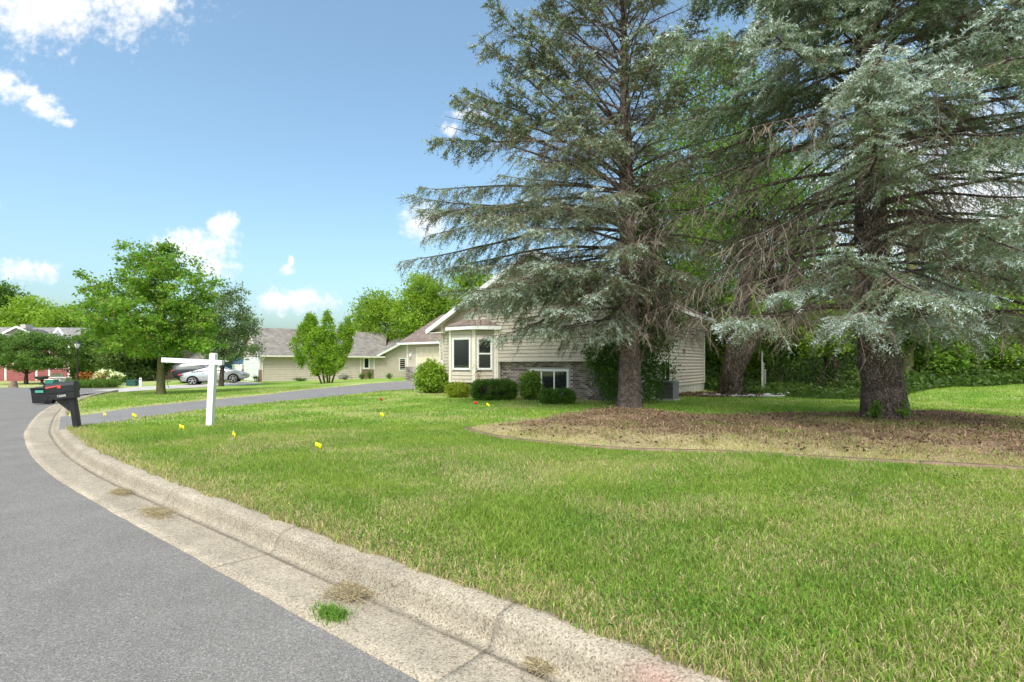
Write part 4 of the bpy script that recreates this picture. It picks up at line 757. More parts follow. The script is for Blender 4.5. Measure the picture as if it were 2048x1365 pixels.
def undergrowth():
    rng = np.random.default_rng(90); n = 34000; u = rng.uniform(.38, 1.25, n); d0 = wood_front(u, 1.0); d = d0 + rng.random(n) ** 1.5 * 20; x = u * d; keep = ~in_house(x, d); x, d = x[keep], d[keep]; n = len(x); top = .25 + (1.2 * noise2(x, d, 2, 91) + .12) * sstep(0, 5, (d - wood_front(x, d))) + (d - 22) * .12
    P = np.stack([x, d, zg(x, d) + rng.random(n) ** 1.3 * top], 1); V, F = leaf_quads(P, rng.uniform(.12, .28, n), rng, .6, .6); t = rng.random((n, 1)); c = np.array([.04, .085, .02]) * (1 - t) + np.array([.125, .20, .04]) * t
    o = link('undergrowth', np_mesh('undergrowth', V, F, np.repeat(c, 4, 0)), M['leaf']); tag(o, 'dark tangled undergrowth filling the wood behind the lawn', 'undergrowth', kind='stuff')
    m = 34000; u = rng.uniform(.15, 1.5, m); d = rng.uniform(44, 62, m); x = u * d; P = np.stack([x, d, zg(x, d) + rng.random(m) * (5.5 + 7 * noise2(x, d * 0, 7, 92))], 1); V, F = leaf_quads(P, rng.uniform(.4, .8, m), rng, .6, .6); t = rng.random((m, 1)); c = np.array([.035, .08, .018]) * (1 - t) + np.array([.10, .17, .035]) * t
    o = link('far_wood', np_mesh('far_wood', V, F, np.repeat(c, 4, 0)), M['leaf']); tag(o, 'far mass of woodland foliage behind the right hand trees', 'wood', kind='stuff')
undergrowth()
def trunk_thing(name, label, pts_px, d, r, bm='bark2', cat='tree', ivy=0):
    P = np.array([wpx(px, py, d) for px, py in pts_px]); b = P[0].copy(); b[2] = float(zg(b[0], b[1])); o = empty(name, tuple(b), label=label, cat=cat, group='trees of the wood'); Q = P - b; Q[0, 2] = -.1
    V, F = trunk_mesh(Q, r, 16, .08, 3, .3); link('trunk', np_mesh('trunk', V, F, None, True), M[bm], o); return o, Q
rng = np.random.default_rng(17)
o, Q = trunk_thing('forked_tree', 'old dark tree forking low into two leaning trunks right of the house', [(1462, 787), (1465, 735), (1478, 640), (1492, 560), (1500, 430), (1505, 250)], 21.5, [.50, .33, .29, .26, .2, .1])
P2 = np.array([wpx(px, py, 21.3) for px, py in ((1462, 770), (1480, 728), (1505, 680), (1528, 650), (1560, 590), (1600, 520))]) - np.array(o.location); V, F = trunk_mesh(P2, [.3, .29, .26, .23, .18, .09], 16, .08, 8); link('second_trunk', np_mesh('second_trunk', V, F, None, True), M['bark2'], o)
C = crown_points([(.8, .5, 8.5, 3.2, 2.5, 2.6), (2.6, .3, 6.3, 2.0, 1.8, 1.4), (.3, .5, 11, 2.4, 2, 2)], 170, rng, .4); foliage(o, C, .7, 34, .16, MID, rng)
V, F = sticks_np(np.repeat(np.vstack([Q[3:5], P2[4:6]]), 43, 0)[:170], C, .03, .008, 4); link('limbs', np_mesh('limbs', V, F), M['bark2'], o)
n = 900; P = np.stack([rng.normal(.1, .38, n), rng.normal(-.35, .15, n), rng.random(n) ** 1.6 * 1.1], 1); V, F = leaf_quads(P, rng.uniform(.05, .1, n), rng, .3); link('ivy', np_mesh('ivy', V, F, np.repeat(np.array([.05, .07, .03]) * rng.uniform(.5, 1.4, (n, 1)), 4, 0)), M['leaf'], o)
for (lab, pts, d, r, bm) in (('pale straight woodland trunk just right of the thick spruce', [(1808, 792), (1812, 750), (1818, 690), (1822, 560), (1826, 420)], 25.5, [.3, .25, .23, .2, .14], 'bark3'), ('thin dark woodland trunk left of the thick spruce', [(1664, 800), (1658, 760), (1652, 700), (1654, 560)], 27, [.16, .13, .12, .08], 'bark2'), ('dark woodland trunk close beside the thin one, left of the thick spruce', [(1673, 800), (1671, 740), (1668, 640), (1672, 540)], 28, [.19, .16, .14, .1], 'bark2'), ('slim dark stem under the bushes behind the orange stake', [(1926, 790), (1924, 760), (1928, 700)], 27, [.13, .11, .08], 'bark2')):
    o, Q = trunk_thing('slender_tree', lab, pts, d, r, bm); C = crown_points([(Q[-1][0], 0, Q[-1][2], 1.7, 1.5, 1.3)], 40, rng, .4); foliage(o, C, .6, 26, .16, MID, rng)
# shrubs along the house front
bush('hydrangea_shrub', 'large bright green round shrub at the house corner beside the garage', 863, 786, 33, 64, LIME, 101, 170, 60, .105, .22)
bush('spirea_shrub', 'small yellow green shrub below the bay window', 915, 795, 24, 30, ((.12, .17, .018), (.32, .36, .035)), 102, 110, 60, .06, .16)
bush('boxwood_hedge', 'wide clipped dark green hedge in front of the bay window', 988, 800, 44, 38, ((.035, .085, .015), (.11, .20, .03)), 103, 420, 60, .045, .12, boxy=True, ry=.55, cat='hedge')
bush('clipped_boxwood', 'small clipped dark green hedge mound below the basement window', 1114, 808, 33, 27, ((.035, .085, .015), (.115, .205, .035)), 104, 300, 60, .042, .11, boxy=True, ry=.5, cat='hedge')
bush('upright_shrub', 'narrow upright light green shrub at the left edge of the basement window', 1060, 800, 19, 60, ((.075, .15, .025), (.21, .30, .06)), 105, 110, 44, .085, .2, ry=.4)
def dead_shrub():
    b = G(955, 792, 0); rng = np.random.default_rng(106); o = empty('half_dead_shrub', tuple(b), label='half dead leggy shrub with sparse reddish leaves in front of the bay window', cat='shrub'); C = crown_points([(0, .1, 1.05, .32, .25, .35), (.12, .1, .6, .25, .2, .35)], 90, rng, .2); A = np.zeros_like(C); A[:, :2] = rng.normal(0, .04, (90, 2)); Mi = A * .35 + C * .65 + rng.normal(0, .05, C.shape); V, F = sticks_np(A, Mi, .012, .007, 4); g = Geo(); g.add(V, F); V, F = sticks_np(Mi, C, .007, .003, 4); g.add(V, F); g.build('stems', M['deadwood'], o); foliage(o, C, .12, 7, .05, ((.16, .08, .06), (.24, .17, .10)), rng)
dead_shrub()
# big arborvitae at the house corner, splayed open
def arborvitae():
    rng = np.random.default_rng(107); b2 = hw(.3, -.75); b = np.array([b2[0], b2[1], float(zg(*b2))]); o = empty('arborvitae', tuple(b), label='tall splayed dark green arborvitae at the house corner behind the left spruce trunk', cat='tree'); d = b[1]; k = d / F_PX; p0 = CX + b[0] / d * F_PX
    def e(px, py, rx, ry, dep=0): return ((px - p0) * k, dep, CAM_Z + (HY - py) * k - b[2], rx * k, min(rx * k, .6), ry * k)
    ells = [e(1205, 730, 26, 44, .0), e(1188, 705, 18, 40), e(1225, 775, 22, 28), e(1245, 690, 30, 60, .3), e(1305, 755, 24, 40, .3), e(1310, 690, 38, 36, .3), e(1345, 650, 28, 34, .4), e(1330, 625, 30, 30, .4), e(1340, 740, 20, 12, .2), e(1300, 600, 34, 44, .5), e(1290, 520, 36, 60, .5), e(1330, 540, 30, 60, .6), e(1310, 450, 34, 60, .6), e(1295, 380, 24, 50, .6), e(1250, 610, 26, 50, .4), e(1295, 790, 20, 22, .1)]
    C = crown_points(ells, 640, rng, .35)
    for (x1, y1) in ((1285, 560), (1310, 520), (1262, 600), (1330, 600), (1215, 700)):
        q = np.array([[0, 0, -.05], [(1268 - p0) * k * .5 + (x1 - p0) * k * .25, .15, 1.4], [(x1 - p0) * k, .4, CAM_Z + (HY - y1) * k - b[2]]]); MB().tube(resample(q, .4), np.linspace(.10, .03, len(resample(q, .4))), 8).build('stem', M['deadwood'], o)
    foliage(o, C, .30, 54, .085, ((.03, .075, .015), (.095, .175, .03)), rng, flat=1.2, up=.2)
arborvitae()
# ================================================================ BUILDINGS
def add_uv(o, uax, vax):
    me = o.data; uv = me.uv_layers.new(name='UVMap'); co = np.empty(len(me.vertices) * 3, np.float32); me.vertices.foreach_get('co', co); co = co.reshape(-1, 3)
    vi = np.empty(len(me.loops), np.int32); me.loops.foreach_get('vertex_index', vi); c = co[vi]; uv.data.foreach_set('uv', np.stack([c @ np.array(uax), c @ np.array(vax)], 1).astype(np.float32).ravel())
def roof_plane(p, m, parent, t=.06, name='roof_slope'):
    """p: eave left, eave right, ridge right, ridge left"""
    o = MB().quadplate(p, t).build(name, m, parent); p = [np.array(q, float) for q in p]; u = unit(p[1] - p[0]); v = p[3] - p[0]; v = unit(v - u * (v @ u)); add_uv(o, u, v); return o
BOARD = .145
def board(parent, x0, x1, z0, z1, y, axis='x', sgn=-1, m='siding', xt0=None, xt1=None, name='siding_board'):
    """one lapped board; axis: direction it runs; sgn: which way is outwards; xt = ends at its top edge"""
    xt0 = x0 if xt0 is None else xt0; xt1 = x1 if xt1 is None else xt1
    ob, ot, ib = y + sgn * .038, y + sgn * .008, y
    if axis == 'x': vs = [(x0, ob, z0), (x1, ob, z0), (xt1, ot, z1), (xt0, ot, z1), (x0, ib, z0), (x1, ib, z0), (xt1, ib, z1), (xt0, ib, z1)]
    else: vs = [(ob, x0, z0), (ob, x1, z0), (ot, xt1, z1), (ot, xt0, z1), (ib, x0, z0), (ib, x1, z0), (ib, xt1, z1), (ib, xt0, z1)]
    return MB().add(vs, [(0, 1, 2, 3), (5, 4, 7, 6), (4, 5, 1, 0), (3, 2, 6, 7), (4, 0, 3, 7), (1, 5, 6, 2)]).build(name, M[m], parent)
def window(parent, x0, x1, z0, z1, y, sgn=-1, axis='x', panes=((0, 1, 0, 1),), fr=.06, m='white', name='window', sill=False, proud=.03):
    """framed window in a wall plane; panes as fractions"""
    def B(mb, a0, a1, y0, y1, c0, c1): return mb.box((a0, y0, c0), (a1, y1, c1)) if axis == 'x' else mb.box((y0, a0, c0), (y1, a1, c1))
    yo, yi = y + sgn * proud, y - sgn * .05; mb = MB(); B(mb, x0, x0 + fr, yo, yi, z0, z1); B(mb, x1 - fr, x1, yo, yi, z0, z1); B(mb, x0 + fr, x1 - fr, yo, yi, z1 - fr, z1); B(mb, x0 + fr, x1 - fr, yo, yi, z0, z0 + fr)
    o = mb.build(name, M[m], parent); ix0, ix1, iz0, iz1 = x0 + fr, x1 - fr, z0 + fr, z1 - fr; W, H = ix1 - ix0, iz1 - iz0
    for (a, b, c, d) in panes:
        px0, px1, pz0, pz1 = ix0 + a * W, ix0 + b * W, iz0 + c * H, iz0 + d * H
        p = MB(); B(p, px0 + .02, px1 - .02, y + sgn * .004, y - sgn * .012, pz0 + .02, pz1 - .02); p.build('pane', M['glass'], o)
        s = MB(); s_ = .03
        yo2, yi2 = y + sgn * .018, y - sgn * .02
        B(s, px0, px0 + s_, yo2, yi2, pz0, pz1); B(s, px1 - s_, px1, yo2, yi2, pz0, pz1); B(s, px0 + s_, px1 - s_, yo2, yi2, pz1 - s_, pz1); B(s, px0 + s_, px1 - s_, yo2, yi2, pz0, pz0 + s_); s.build('sash', M[m], o)
    return o
def text_obj(s, size, mat_, parent, loc, rot, extrude=.004, name='lettering'):
    c = bpy.data.curves.new(name, 'FONT'); c.body = s; c.size = size; c.align_x = 'CENTER'; c.align_y = 'CENTER'; c.extrude = extrude; o = bpy.data.objects.new(name, c); COL.objects.link(o); c.materials.append(mat_); bpy.context.view_layer.update(); me = bpy.data.meshes.new_from_object(o); bpy.data.objects.remove(o); o = bpy.data.objects.new(name, me); COL.objects.link(o); o.parent = parent; o.location = loc; o.rotation_euler = rot; return o

def main_house():
    H = empty('split_level_house', (HO[0], HO[1], 0), (0, 0, H_ROT), label='beige split level house with gable, bay window and brick lower front', cat='house')
    W, D, SL = 9.03, 9.5, .517; xa, za = -3.93, 5.90       # apex
    zl = lambda x: za - SL * abs(x - xa)                    # underside of the roof over the facade
    zR, zL = zl(0), zl(-W)
    wall = MB(); wall.prism([(-W, .05), (0, .05), (0, zR), (xa, za), (-W, zL)], 'y', .30, D); wall.build('wall_core', M['siding'], H)
    up = MB(); up.prism([(-W, 1.62), (0, 1.62), (0, zR - .01), (xa, za - .01), (-W, zL - .01)], 'y', .0, .30); up.build('upper_wall', M['siding'], H)
    MB().box((-W, 0, .05), (-5.9, .298, 1.62)).build('lower_wall', M['siding'], H)
    MB().box((-W, -.012, .02), (0, .2, .16)) if False else None
    soff = MB().box((-5.88, -.028, 1.575), (0, .25, 1.615)).build('overhang_soffit', M['trim'], H)
    # front boards
    z = 1.62
    while z < za - .12:
        z1 = z + BOARD; bx0 = max(-W + .1, xa - (za - z) / SL); bx1 = min(-.1, xa + (za - z) / SL); tx0 = max(-W + .1, xa - (za - z1) / SL); tx1 = min(-.1, xa + (za - z1) / SL)
        if z < 2.98: board(H, bx0, -8.54, z, z1, 0); board(H, -5.92, bx1, z, z1, 0, xt1=tx1)
        else: board(H, bx0, bx1, z, z1, 0, xt0=tx0, xt1=tx1)
        z = z1
    for i in range(9): board(H, -W + .1, -8.5, .32 + i * BOARD, .32 + (i + 1) * BOARD, 0)
    def trimbox(a, b, name='corner_trim'): return MB().box(a, b).build(name, M['trim'], H)
    trimbox((-W - .03, -.04, .3), (-W + .1, .1, zL - .02)); trimbox((-.1, -.04, 1.6), (.03, .1, zR - .05)); trimbox((-5.94, -.045, .62), (-5.80, .12, 3.0))
    # right side wall (towards the wood)
    MB().box((-.05, .30, -.2), (.012, D, .52)).build('foundation', M['concrete'], H)
    n = int((zR - .1 - .52) / BOARD) + 1
    for i in range(n):
        z0 = .52 + i * BOARD
        if z0 < 1.6 and z0 + BOARD > .62: board(H, .3, 3.05, z0, z0 + BOARD, 0, 'y', 1); board(H, 4.15, D - .08, z0, z0 + BOARD, 0, 'y', 1)
        else: board(H, .05 if z0 > 1.6 else .3, D - .08, z0, z0 + BOARD, 0, 'y', 1)
    trimbox((-.05, D - .08, .5), (.04, D + .03, zR - .05))
    window(H, 3.05, 4.15, .55, 1.62, .01, 1, 'y', ((0, .5, 0, 1), (.5, 1, 0, 1)))
    MB().prism([(5.9, 1.95), (6.08, 1.95), (5.9, 2.14)], 'x', .012, .12).build('dryer_vent', M['fence'], H)
    # left wall of the block
    MB().box((-W - .012, .1, .05), (-W, 7.0, zL - .05)).build('left_wall', M['siding'], H)
    # brick lower front, every brick a piece of its own where it shows
    MB().box((-5.9, .26, .0), (-.02, .299, 1.6)).build('mortar_bed', M['mortar'], H)
    wx0, wx1, wz0, wz1 = None, None, .27, 1.27
    def s_at(px, y):
        u = (px - CX) / F_PX; A = HO + HY_ * y; t = (A[0] - u * A[1]) / (u * HX[1] - HX[0]); return t
    wx0, wx1 = s_at(1060, .25), s_at(1138, .25)
    bm = bpy.data.meshes.new('brick'); bv = MB().box((0, 0, 0), (.197, .05, .064)); bm.from_pydata(bv.v, [], bv.f); bm.materials.append(M['brick']); bm.update()
    rest = MB(); rr = random.Random(3); nb = 0
    for r in range(20):
        z0 = .06 + r * .0755; x = -5.86 - (.1 if r % 2 else 0)
        while x < -.2:
            a, b_ = x, x + .197; x += .208
            if b_ > wx0 - .03 and a < wx1 + .03 and z0 + .064 > wz0 - .03 and z0 < wz1 + .02: continue
            if a < -5.9 or z0 > 1.53: continue
            y0 = .233 + rr.uniform(-.004, .003)
            if a < -1.55 and nb < 300:
                o = bpy.data.objects.new('brick', bm); COL.objects.link(o); o.parent = H; o.location = (a, y0, z0); nb += 1
            else: rest.box((a, y0, z0), (b_, y0 + .05, z0 + .064))
    o = rest.build('brick_remainder', M['brick'], H); tag(o, kind='stuff')
    window(H, wx0, wx1, wz0, wz1, .235, -1, 'x', ((0, .30, 0, 1), (.30, .65, 0, 1), (.65, 1, 0, 1)), .055, name='basement_window', proud=.02)
    MB().box((wx0 - .04, .17, wz0 - .06), (wx1 + .04, .25, wz0 - .005)).build('window_sill', M['trim'], H)
    # bay window
    bz0, bz1 = .70, 2.90; pts = [(-5.92, 0), (-6.62, -.7), (-7.84, -.7), (-8.54, 0)]; inner = [(-5.95, .0), (-6.635, -.67), (-7.825, -.67), (-8.51, .0)]
    MB().prism(inner, 'z', bz0 + .02, bz1).build('bay_core', M['siding'], H)
    MB().prism([(p[0] * 1 + (0.03 if p[0] > -7.2 else -.03) * -1, p[1] + .05) for p in pts], 'z', .0, bz0 - .02).build('bay_base', M['rbrick'] if False else M['brick'], H)
    B = empty('bay_window', (0, 0, 0)); B.parent = H
    def facet(P0, P1, panes, wmargin, wz=(1.22, 2.58)):
        (ax, ay), (bx, by) = P0, P1; L = math.hypot(bx - ax, by - ay); ang = math.atan2(by - ay, bx - ax); e = empty('bay_facet', (ax, ay, 0), (0, 0, ang)); e.parent = H
        # local: x along facet, outward is -y
        for i in range(15):
            z0 = bz0 + i * BOARD; z1 = min(z0 + BOARD, bz1)
            if z0 > bz1 - .03: break
            if z1 <= wz[0] + .02 or z0 >= wz[1] - .02: board(e, .06, L - .06, z0, z1, 0)
            else: board(e, .06, wmargin, z0, z1, 0); board(e, L - wmargin, L - .06, z0, z1, 0)
        window(e, wmargin, L - wmargin, wz[0], wz[1], -.01, -1, 'x', panes, .055); return e
    facet(pts[2], pts[1], ((0, 1, 0, 1),), .10); facet(pts[1], pts[0], ((0, 1, 0, .5), (0, 1, .5, 1)), .17); facet(pts[3], pts[2], ((0, 1, 0, .5), (0, 1, .5, 1)), .17)
    bpy.data.objects.remove(B)
    for (x, y, w) in ((-6.60, -.675, .12), (-7.85, -.69, .075), (-5.90, -.05, .06)): MB().prism([(x - w, y - .055 + .02 * (w > .1)), (x + w * .75, y - .06 + w * .55 * (x > -7)), (x + w * .75, y + .06), (x - w, y + .06)], 'z', bz0 - .02, bz1).build('bay_post', M['trim'], H)
    # bay roof and fascia
    f = [(-5.62, 0), (-6.5, -.93), (-7.96, -.93), (-8.84, 0)]
    MB().prism([(-5.62, -.002), (-6.5, -.93), (-7.96, -.93), (-8.84, -.002)], 'z', bz1, bz1 + .15).build('bay_fascia', M['white'], H)
    top = [(-6.3, 0), (-6.75, -.2), (-7.7, -.2), (-8.15, 0)]
    for i in range(3):
        a, b_, c, d = f[i], f[i + 1], top[i + 1], top[i]; o = MB().add([(a[0], a[1] * 1.02, bz1 + .155), (b_[0], b_[1] * 1.02, bz1 + .155), (c[0], c[1], bz1 + .46), (d[0], d[1], bz1 + .46)], [(0, 1, 2, 3)]).build('bay_roof', M['roof'], H); add_uv(o, unit(np.array([b_[0] - a[0], b_[1] - a[1], 0])), (0, -.5, .9))
    MB().add([(p[0], p[1], bz1 + .462) for p in top] , [(0, 1, 2, 3)]).build('bay_roof', M['roof'], H)
    # main roof
    ov, ex = .42, .45
    zrt = za + .09
    def rp(x): return zrt - SL * abs(x - xa)
    xL, xR = -W - .58, .45
    rf = roof_plane([(xL, -ov, rp(xL)), (xL, D + .4, rp(xL)), (xa, D + .4, zrt), (xa, -ov, zrt)], M['roof'], H, .05); roof_plane([(xR, D + .4, rp(xR)), (xR, -ov, rp(xR)), (xa, -ov, zrt), (xa, D + .4, zrt)], M['roof'], H, .05)
    for (x0, x1) in ((xL, xa), (xa, xR)):
        for y0 in (-ov - .03, D + .4): MB().add([(x0, y0, rp(x0) - .02), (x1, y0, rp(x1) - .02), (x1, y0, rp(x1) - .24), (x0, y0, rp(x0) - .24), (x0, y0 + .03, rp(x0) - .02), (x1, y0 + .03, rp(x1) - .02), (x1, y0 + .03, rp(x1) - .24), (x0, y0 + .03, rp(x0) - .24)], [(3, 2, 1, 0), (4, 5, 6, 7), (0, 1, 5, 4), (1, 2, 6, 5), (2, 3, 7, 6), (3, 0, 4, 7)]).build('rake_board', M['white'], H)
        MB().quadplate([(x0, -ov, rp(x0) - .14), (x1, -ov, rp(x1) - .14), (x1, -.03, rp(x1) - .14), (x0, -.03, rp(x0) - .14)], .015).build('rake_soffit', M['trim'], H)
    for x0, s in ((xL, -1), (xR, 1)):
        MB().box((x0 - .06, -ov, rp(x0) - .16), (x0 + .06, D + .4, rp(x0) - .03)).build('gutter', M['white'], H); MB().box((min(x0, x0 - s * .9), -ov + .02, rp(x0) - .2), (max(x0, x0 - s * .9), D + .38, rp(x0) - .165)).build('eave_soffit', M['trim'], H)
    MB().prism([(xL + .06, rp(xL) - .19), (-W - .03, rp(xL) - .19), (-W - .03, rp(-W) - .16)], 'y', -.03, .25).build('eave_return', M['siding'], H)
    # downspout with elbows at the left corner
    zt = rp(xL) - .16
    MB().tube([(xL + .02, -.33, zt), (xL + .10, -.30, zt - .14), (-W - .30, -.12, zt - .32), (-W - .06, -.075, zt - .42), (-W - .06, -.075, .3)], .042, 8).build('downspout', M['trim'], H)
    for i, ch in enumerate('12600'): text_obj(ch, .155, M['metal_dark'], H, (-W + .035, -.046, 2.24 - i * .135), (R(90), 0, 0), name='house_number')
    # garage wing, set back
    gx0, gx1, gy, gd = -18.83, -W, 6.9, 8.0; ge = 3.0
    MB().prism([(gy + .001, .1), (gy + gd, .1), (gy + gd, ge), (gy + gd / 2, ge + gd / 2 * SL), (gy + .001, ge)], 'x', gx0, gx1 - .02).build('garage_wall', M['siding'], H)
    dx0, dx1, dz0, dz1 = gx0 + .98, gx0 + 5.9, .30, 2.47
    for i in range(19):
        z0 = .32 + i * BOARD
        if z0 > ge - .1: break
        if z0 + BOARD < dz1 + .12: board(H, gx0 + .1, dx0 - .11, z0, z0 + BOARD, gy); board(H, dx1 + .11, gx1 - .05, z0, z0 + BOARD, gy)
        else: board(H, gx0 + .1, gx1 - .05, z0, z0 + BOARD, gy)
    MB().box((gx0 - .03, gy - .04, 1.28), (gx0 + .1, gy + .08, ge)).build('corner_trim', M['trim'], H); P = MB().box((gx0 - .06, gy - .14, .1), (gx0 + .82, gy + .4, 1.27)).build('brick_pier', M['mortar'], H)
    for r in range(15):
        x = gx0 - .05 + (.1 if r % 2 else 0)
        while x < gx0 + .66: o = bpy.data.objects.new('brick', bm); COL.objects.link(o); o.parent = P; o.location = (x, gy - .152, .13 + r * .0755); x += .208
    d = MB().box((dx0, gy - .02, dz0), (dx1, gy + .02, dz1)).build('garage_door', M['door'], H); pw, ph = (dx1 - dx0) / 8, (dz1 - dz0) / 4
    for r in range(4):
        for c in range(8): MB().box((dx0 + c * pw + .06, gy - .036, dz0 + r * ph + .07), (dx0 + (c + 1) * pw - .06, gy - .018, dz0 + (r + 1) * ph - .07)).build('panel', M['door'], d, bevel=.012)
    for (a, b_) in (((dx0 - .1, gy - .045, .25), (dx0, gy + .04, dz1 + .1)), ((dx1, gy - .045, .25), (dx1 + .1, gy + .04, dz1 + .1)), ((dx0, gy - .045, dz1), (dx1, gy + .04, dz1 + .1))): MB().box(a, b_).build('door_frame', M['trim'], H)
    L_ = MB().lathe([(.03, 0), (.085, .03), (.075, .16), (.045, .2), (.01, .22)], (gx0 + .42, gy - .13, 1.92), 10).build('wall_lamp', M['fixture'], H, True); MB().box((gx0 + .37, gy - .1, 1.86), (gx0 + .47, gy - .01, 2.2)).build('bracket', M['white'], L_)
    e0, rz = gy - .42, ge + gd / 2 * SL + .12; ez = rz - SL * (gd / 2 + .42)
    roof_plane([(gx0 - .5, e0, ez), (gx1 + .3, e0, ez), (gx1 + 3, gy + gd / 2, rz), (gx0 - .5, gy + gd / 2, rz)], M['roof'], H, .05); roof_plane([(gx1 + .3, gy + gd + .42, ez), (gx0 - .5, gy + gd + .42, ez), (gx0 - .5, gy + gd / 2, rz), (gx1 + .3, gy + gd / 2, rz)], M['roof'], H, .05)
    MB().box((gx0 - .5, e0 - .09, ez - .15), (gx1 - .3, e0 + .03, ez - .02)).build('gutter', M['white'], H); MB().box((gx0 - .45, e0 + .03, ez - .14), (gx1, gy, ez - .11)).build('eave_soffit', M['trim'], H)
    for (ya, yb, z_a, z_b) in ((e0, gy + gd / 2, ez, rz), (gy + gd / 2, gy + gd + .42, rz, ez)): MB().add([(gx0 - .53, ya, z_a - .02), (gx0 - .53, yb, z_b - .02), (gx0 - .53, yb, z_b - .2), (gx0 - .53, ya, z_a - .2), (gx0 - .5, ya, z_a - .02), (gx0 - .5, yb, z_b - .02), (gx0 - .5, yb, z_b - .2), (gx0 - .5, ya, z_a - .2)], [(3, 2, 1, 0), (4, 5, 6, 7), (0, 1, 5, 4), (1, 2, 6, 5), (2, 3, 7, 6), (3, 0, 4, 7)]).build('rake_board', M['white'], H)
    return H
main_house()

def siding_panel(parent, x0, x1, z0, z1, y, m, pitch=.205, name='siding', axis='x', sgn=-1, top=None):
    """distant lap siding: real laps joined in one part"""
    mb = MB(); z = z0
    while z < z1 - .02:
        zt = min(z + pitch, z1); a, b = (x0, x1)
        if top: a, b = max(x0, top(z)[0]), min(x1, top(z)[1])
        if b - a < .1: break
        if axis == 'x': mb.add([(a, y + sgn * .04, z), (b, y + sgn * .04, z), (b, y + sgn * .004, zt), (a, y + sgn * .004, zt), (a, y, z), (b, y, z)], [(0, 1, 2, 3), (4, 5, 1, 0)])
        else: mb.add([(y + sgn * .04, a, z), (y + sgn * .04, b, z), (y + sgn * .004, b, zt), (y + sgn * .004, a, zt), (y, a, z), (y, b, z)], [(0, 1, 2, 3), (4, 5, 1, 0)])
        z = zt
    o = mb.build(name, M[m], parent); tag(o, kind='stuff'); return o
def neighbour():
    N0 = np.array([-21.5, 43.0]); ang = math.atan2(.66, .75); z0 = float(zg(*N0)) - .02
    H = empty('tan_house', (N0[0], N0[1], z0), (0, 0, ang), label='tan sided single storey house with white garage door and taupe shingle roof', cat='house')
    Wd, Ln, eh, rh = 6.4, 11.4, 2.52, 4.85
    MB().prism([(0, -.3), (Wd, -.3), (Wd, eh), (Wd / 2, rh - .1), (0, eh)], 'x', 0, Ln).build('wall_core', M['siding2'], H)
    siding_panel(H, .08, 8.9, .05, eh, -.001, 'siding2'); siding_panel(H, 10.35, 11.4, .05, eh, -.001, 'siding2')
    # recessed entry with window and brick knee wall
    MB().box((8.95, -.03, -.1), (10.3, .02, 1.0)).build('brick_knee_wall', M['rbrick'], H); window(H, 9.2, 9.85, 1.05, 2.2, -.012, -1, 'x', ((0, 1, 0, 1),), .09, name='entry_window')
    for x in (8.92, 10.3): MB().box((x - .06, -.05, .0 if x < 9 else 1.0), (x + .06, .02, eh)).build('corner_trim', M['trim'], H)
    MB().box((-.03, -.045, 1.05), (.08, .02, eh)).build('corner_trim', M['trim'], H)
    # garage end
    d = MB().box((-.05, .75, 0), (-.01, 5.65, 2.15)).build('garage_door', M['white'], H)
    for r in range(4):
        for c in range(8): MB().box((-.066, .75 + c * .6125 + .06, .06 + r * .53), (-.049, .75 + (c + 1) * .6125 - .06, .06 + r * .53 + .42)).build('panel', M['white'], d)
    for y in (.0, 5.75): MB().box((-.12, y + .02, -.2), (-.005, y + .62, 1.05)).build('brick_pier', M['rbrick'], H)
    for y in (.66, 5.65): MB().box((-.07, y, 0), (-.003, y + .09, 2.25)).build('door_frame', M['white'], H)
    siding_panel(H, .05, Wd - .05, 2.25, rh - .15, -.002, 'siding2', axis='y', sgn=-1, top=lambda z: (.08 + max(0, z - eh) / (rh - .1 - eh) * Wd / 2, Wd - .08 - max(0, z - eh) / (rh - .1 - eh) * Wd / 2))
    MB().box((-.28, -.05, 1.85), (-.06, .12, 2.1)).build('wall_lamp', M['fixture'], H)
    ov = .45; sl = (rh - eh) / (Wd / 2)
    roof_plane([(-.4, -ov, eh - ov * sl + .12), (11.3, -ov, eh - ov * sl + .12), (13.4, Wd / 2, rh + .05), (-.4, Wd / 2, rh + .05)], M['roof2'], H); roof_plane([(11.3, Wd + ov, eh - ov * sl + .12), (-.4, Wd + ov, eh - ov * sl + .12), (-.4, Wd / 2, rh + .05), (11.3, Wd / 2, rh + .05)], M['roof2'], H)
    e = eh - ov * sl + .12
    MB().box((-.4, -ov - .09, e - .14), (11.25, -ov + .02, e - .01)).build('gutter', M['trim'], H); MB().box((-.38, -ov, e - .13), (11.2, .0, e - .10)).build('eave_soffit', M['trim'], H)
    MB().tube([(.15, -.4, e - .1), (.02, -.15, e - .42), (.02, -.07, e - .55), (.02, -.07, .1)], .05, 6).build('downspout', M['trim'], H)
    for (ya, yb, za_, zb_) in ((-ov, Wd / 2, e, rh + .05), (Wd / 2, Wd + ov, rh + .05, e)): MB().add([(-.44, ya, za_), (-.44, yb, zb_), (-.44, yb, zb_ - .2), (-.44, ya, za_ - .2), (-.41, ya, za_), (-.41, yb, zb_), (-.41, yb, zb_ - .2), (-.41, ya, za_ - .2)], [(3, 2, 1, 0), (4, 5, 6, 7), (0, 1, 5, 4), (1, 2, 6, 5), (2, 3, 7, 6), (3, 0, 4, 7)]).build('rake_board', M['white'], H)
    # second block with the gable towards the street
    bx0, bx1, by = 10.95, 20.95, -.05; bm_, bz = (bx0 + bx1) / 2, eh + .05; s2 = .5
    MB().prism([(bx0, -.3), (bx1, -.3), (bx1, bz), (bm_, bz + s2 * (bx1 - bx0) / 2), (bx0, bz)], 'y', by, 9).build('wing_wall', M['siding2'], H)
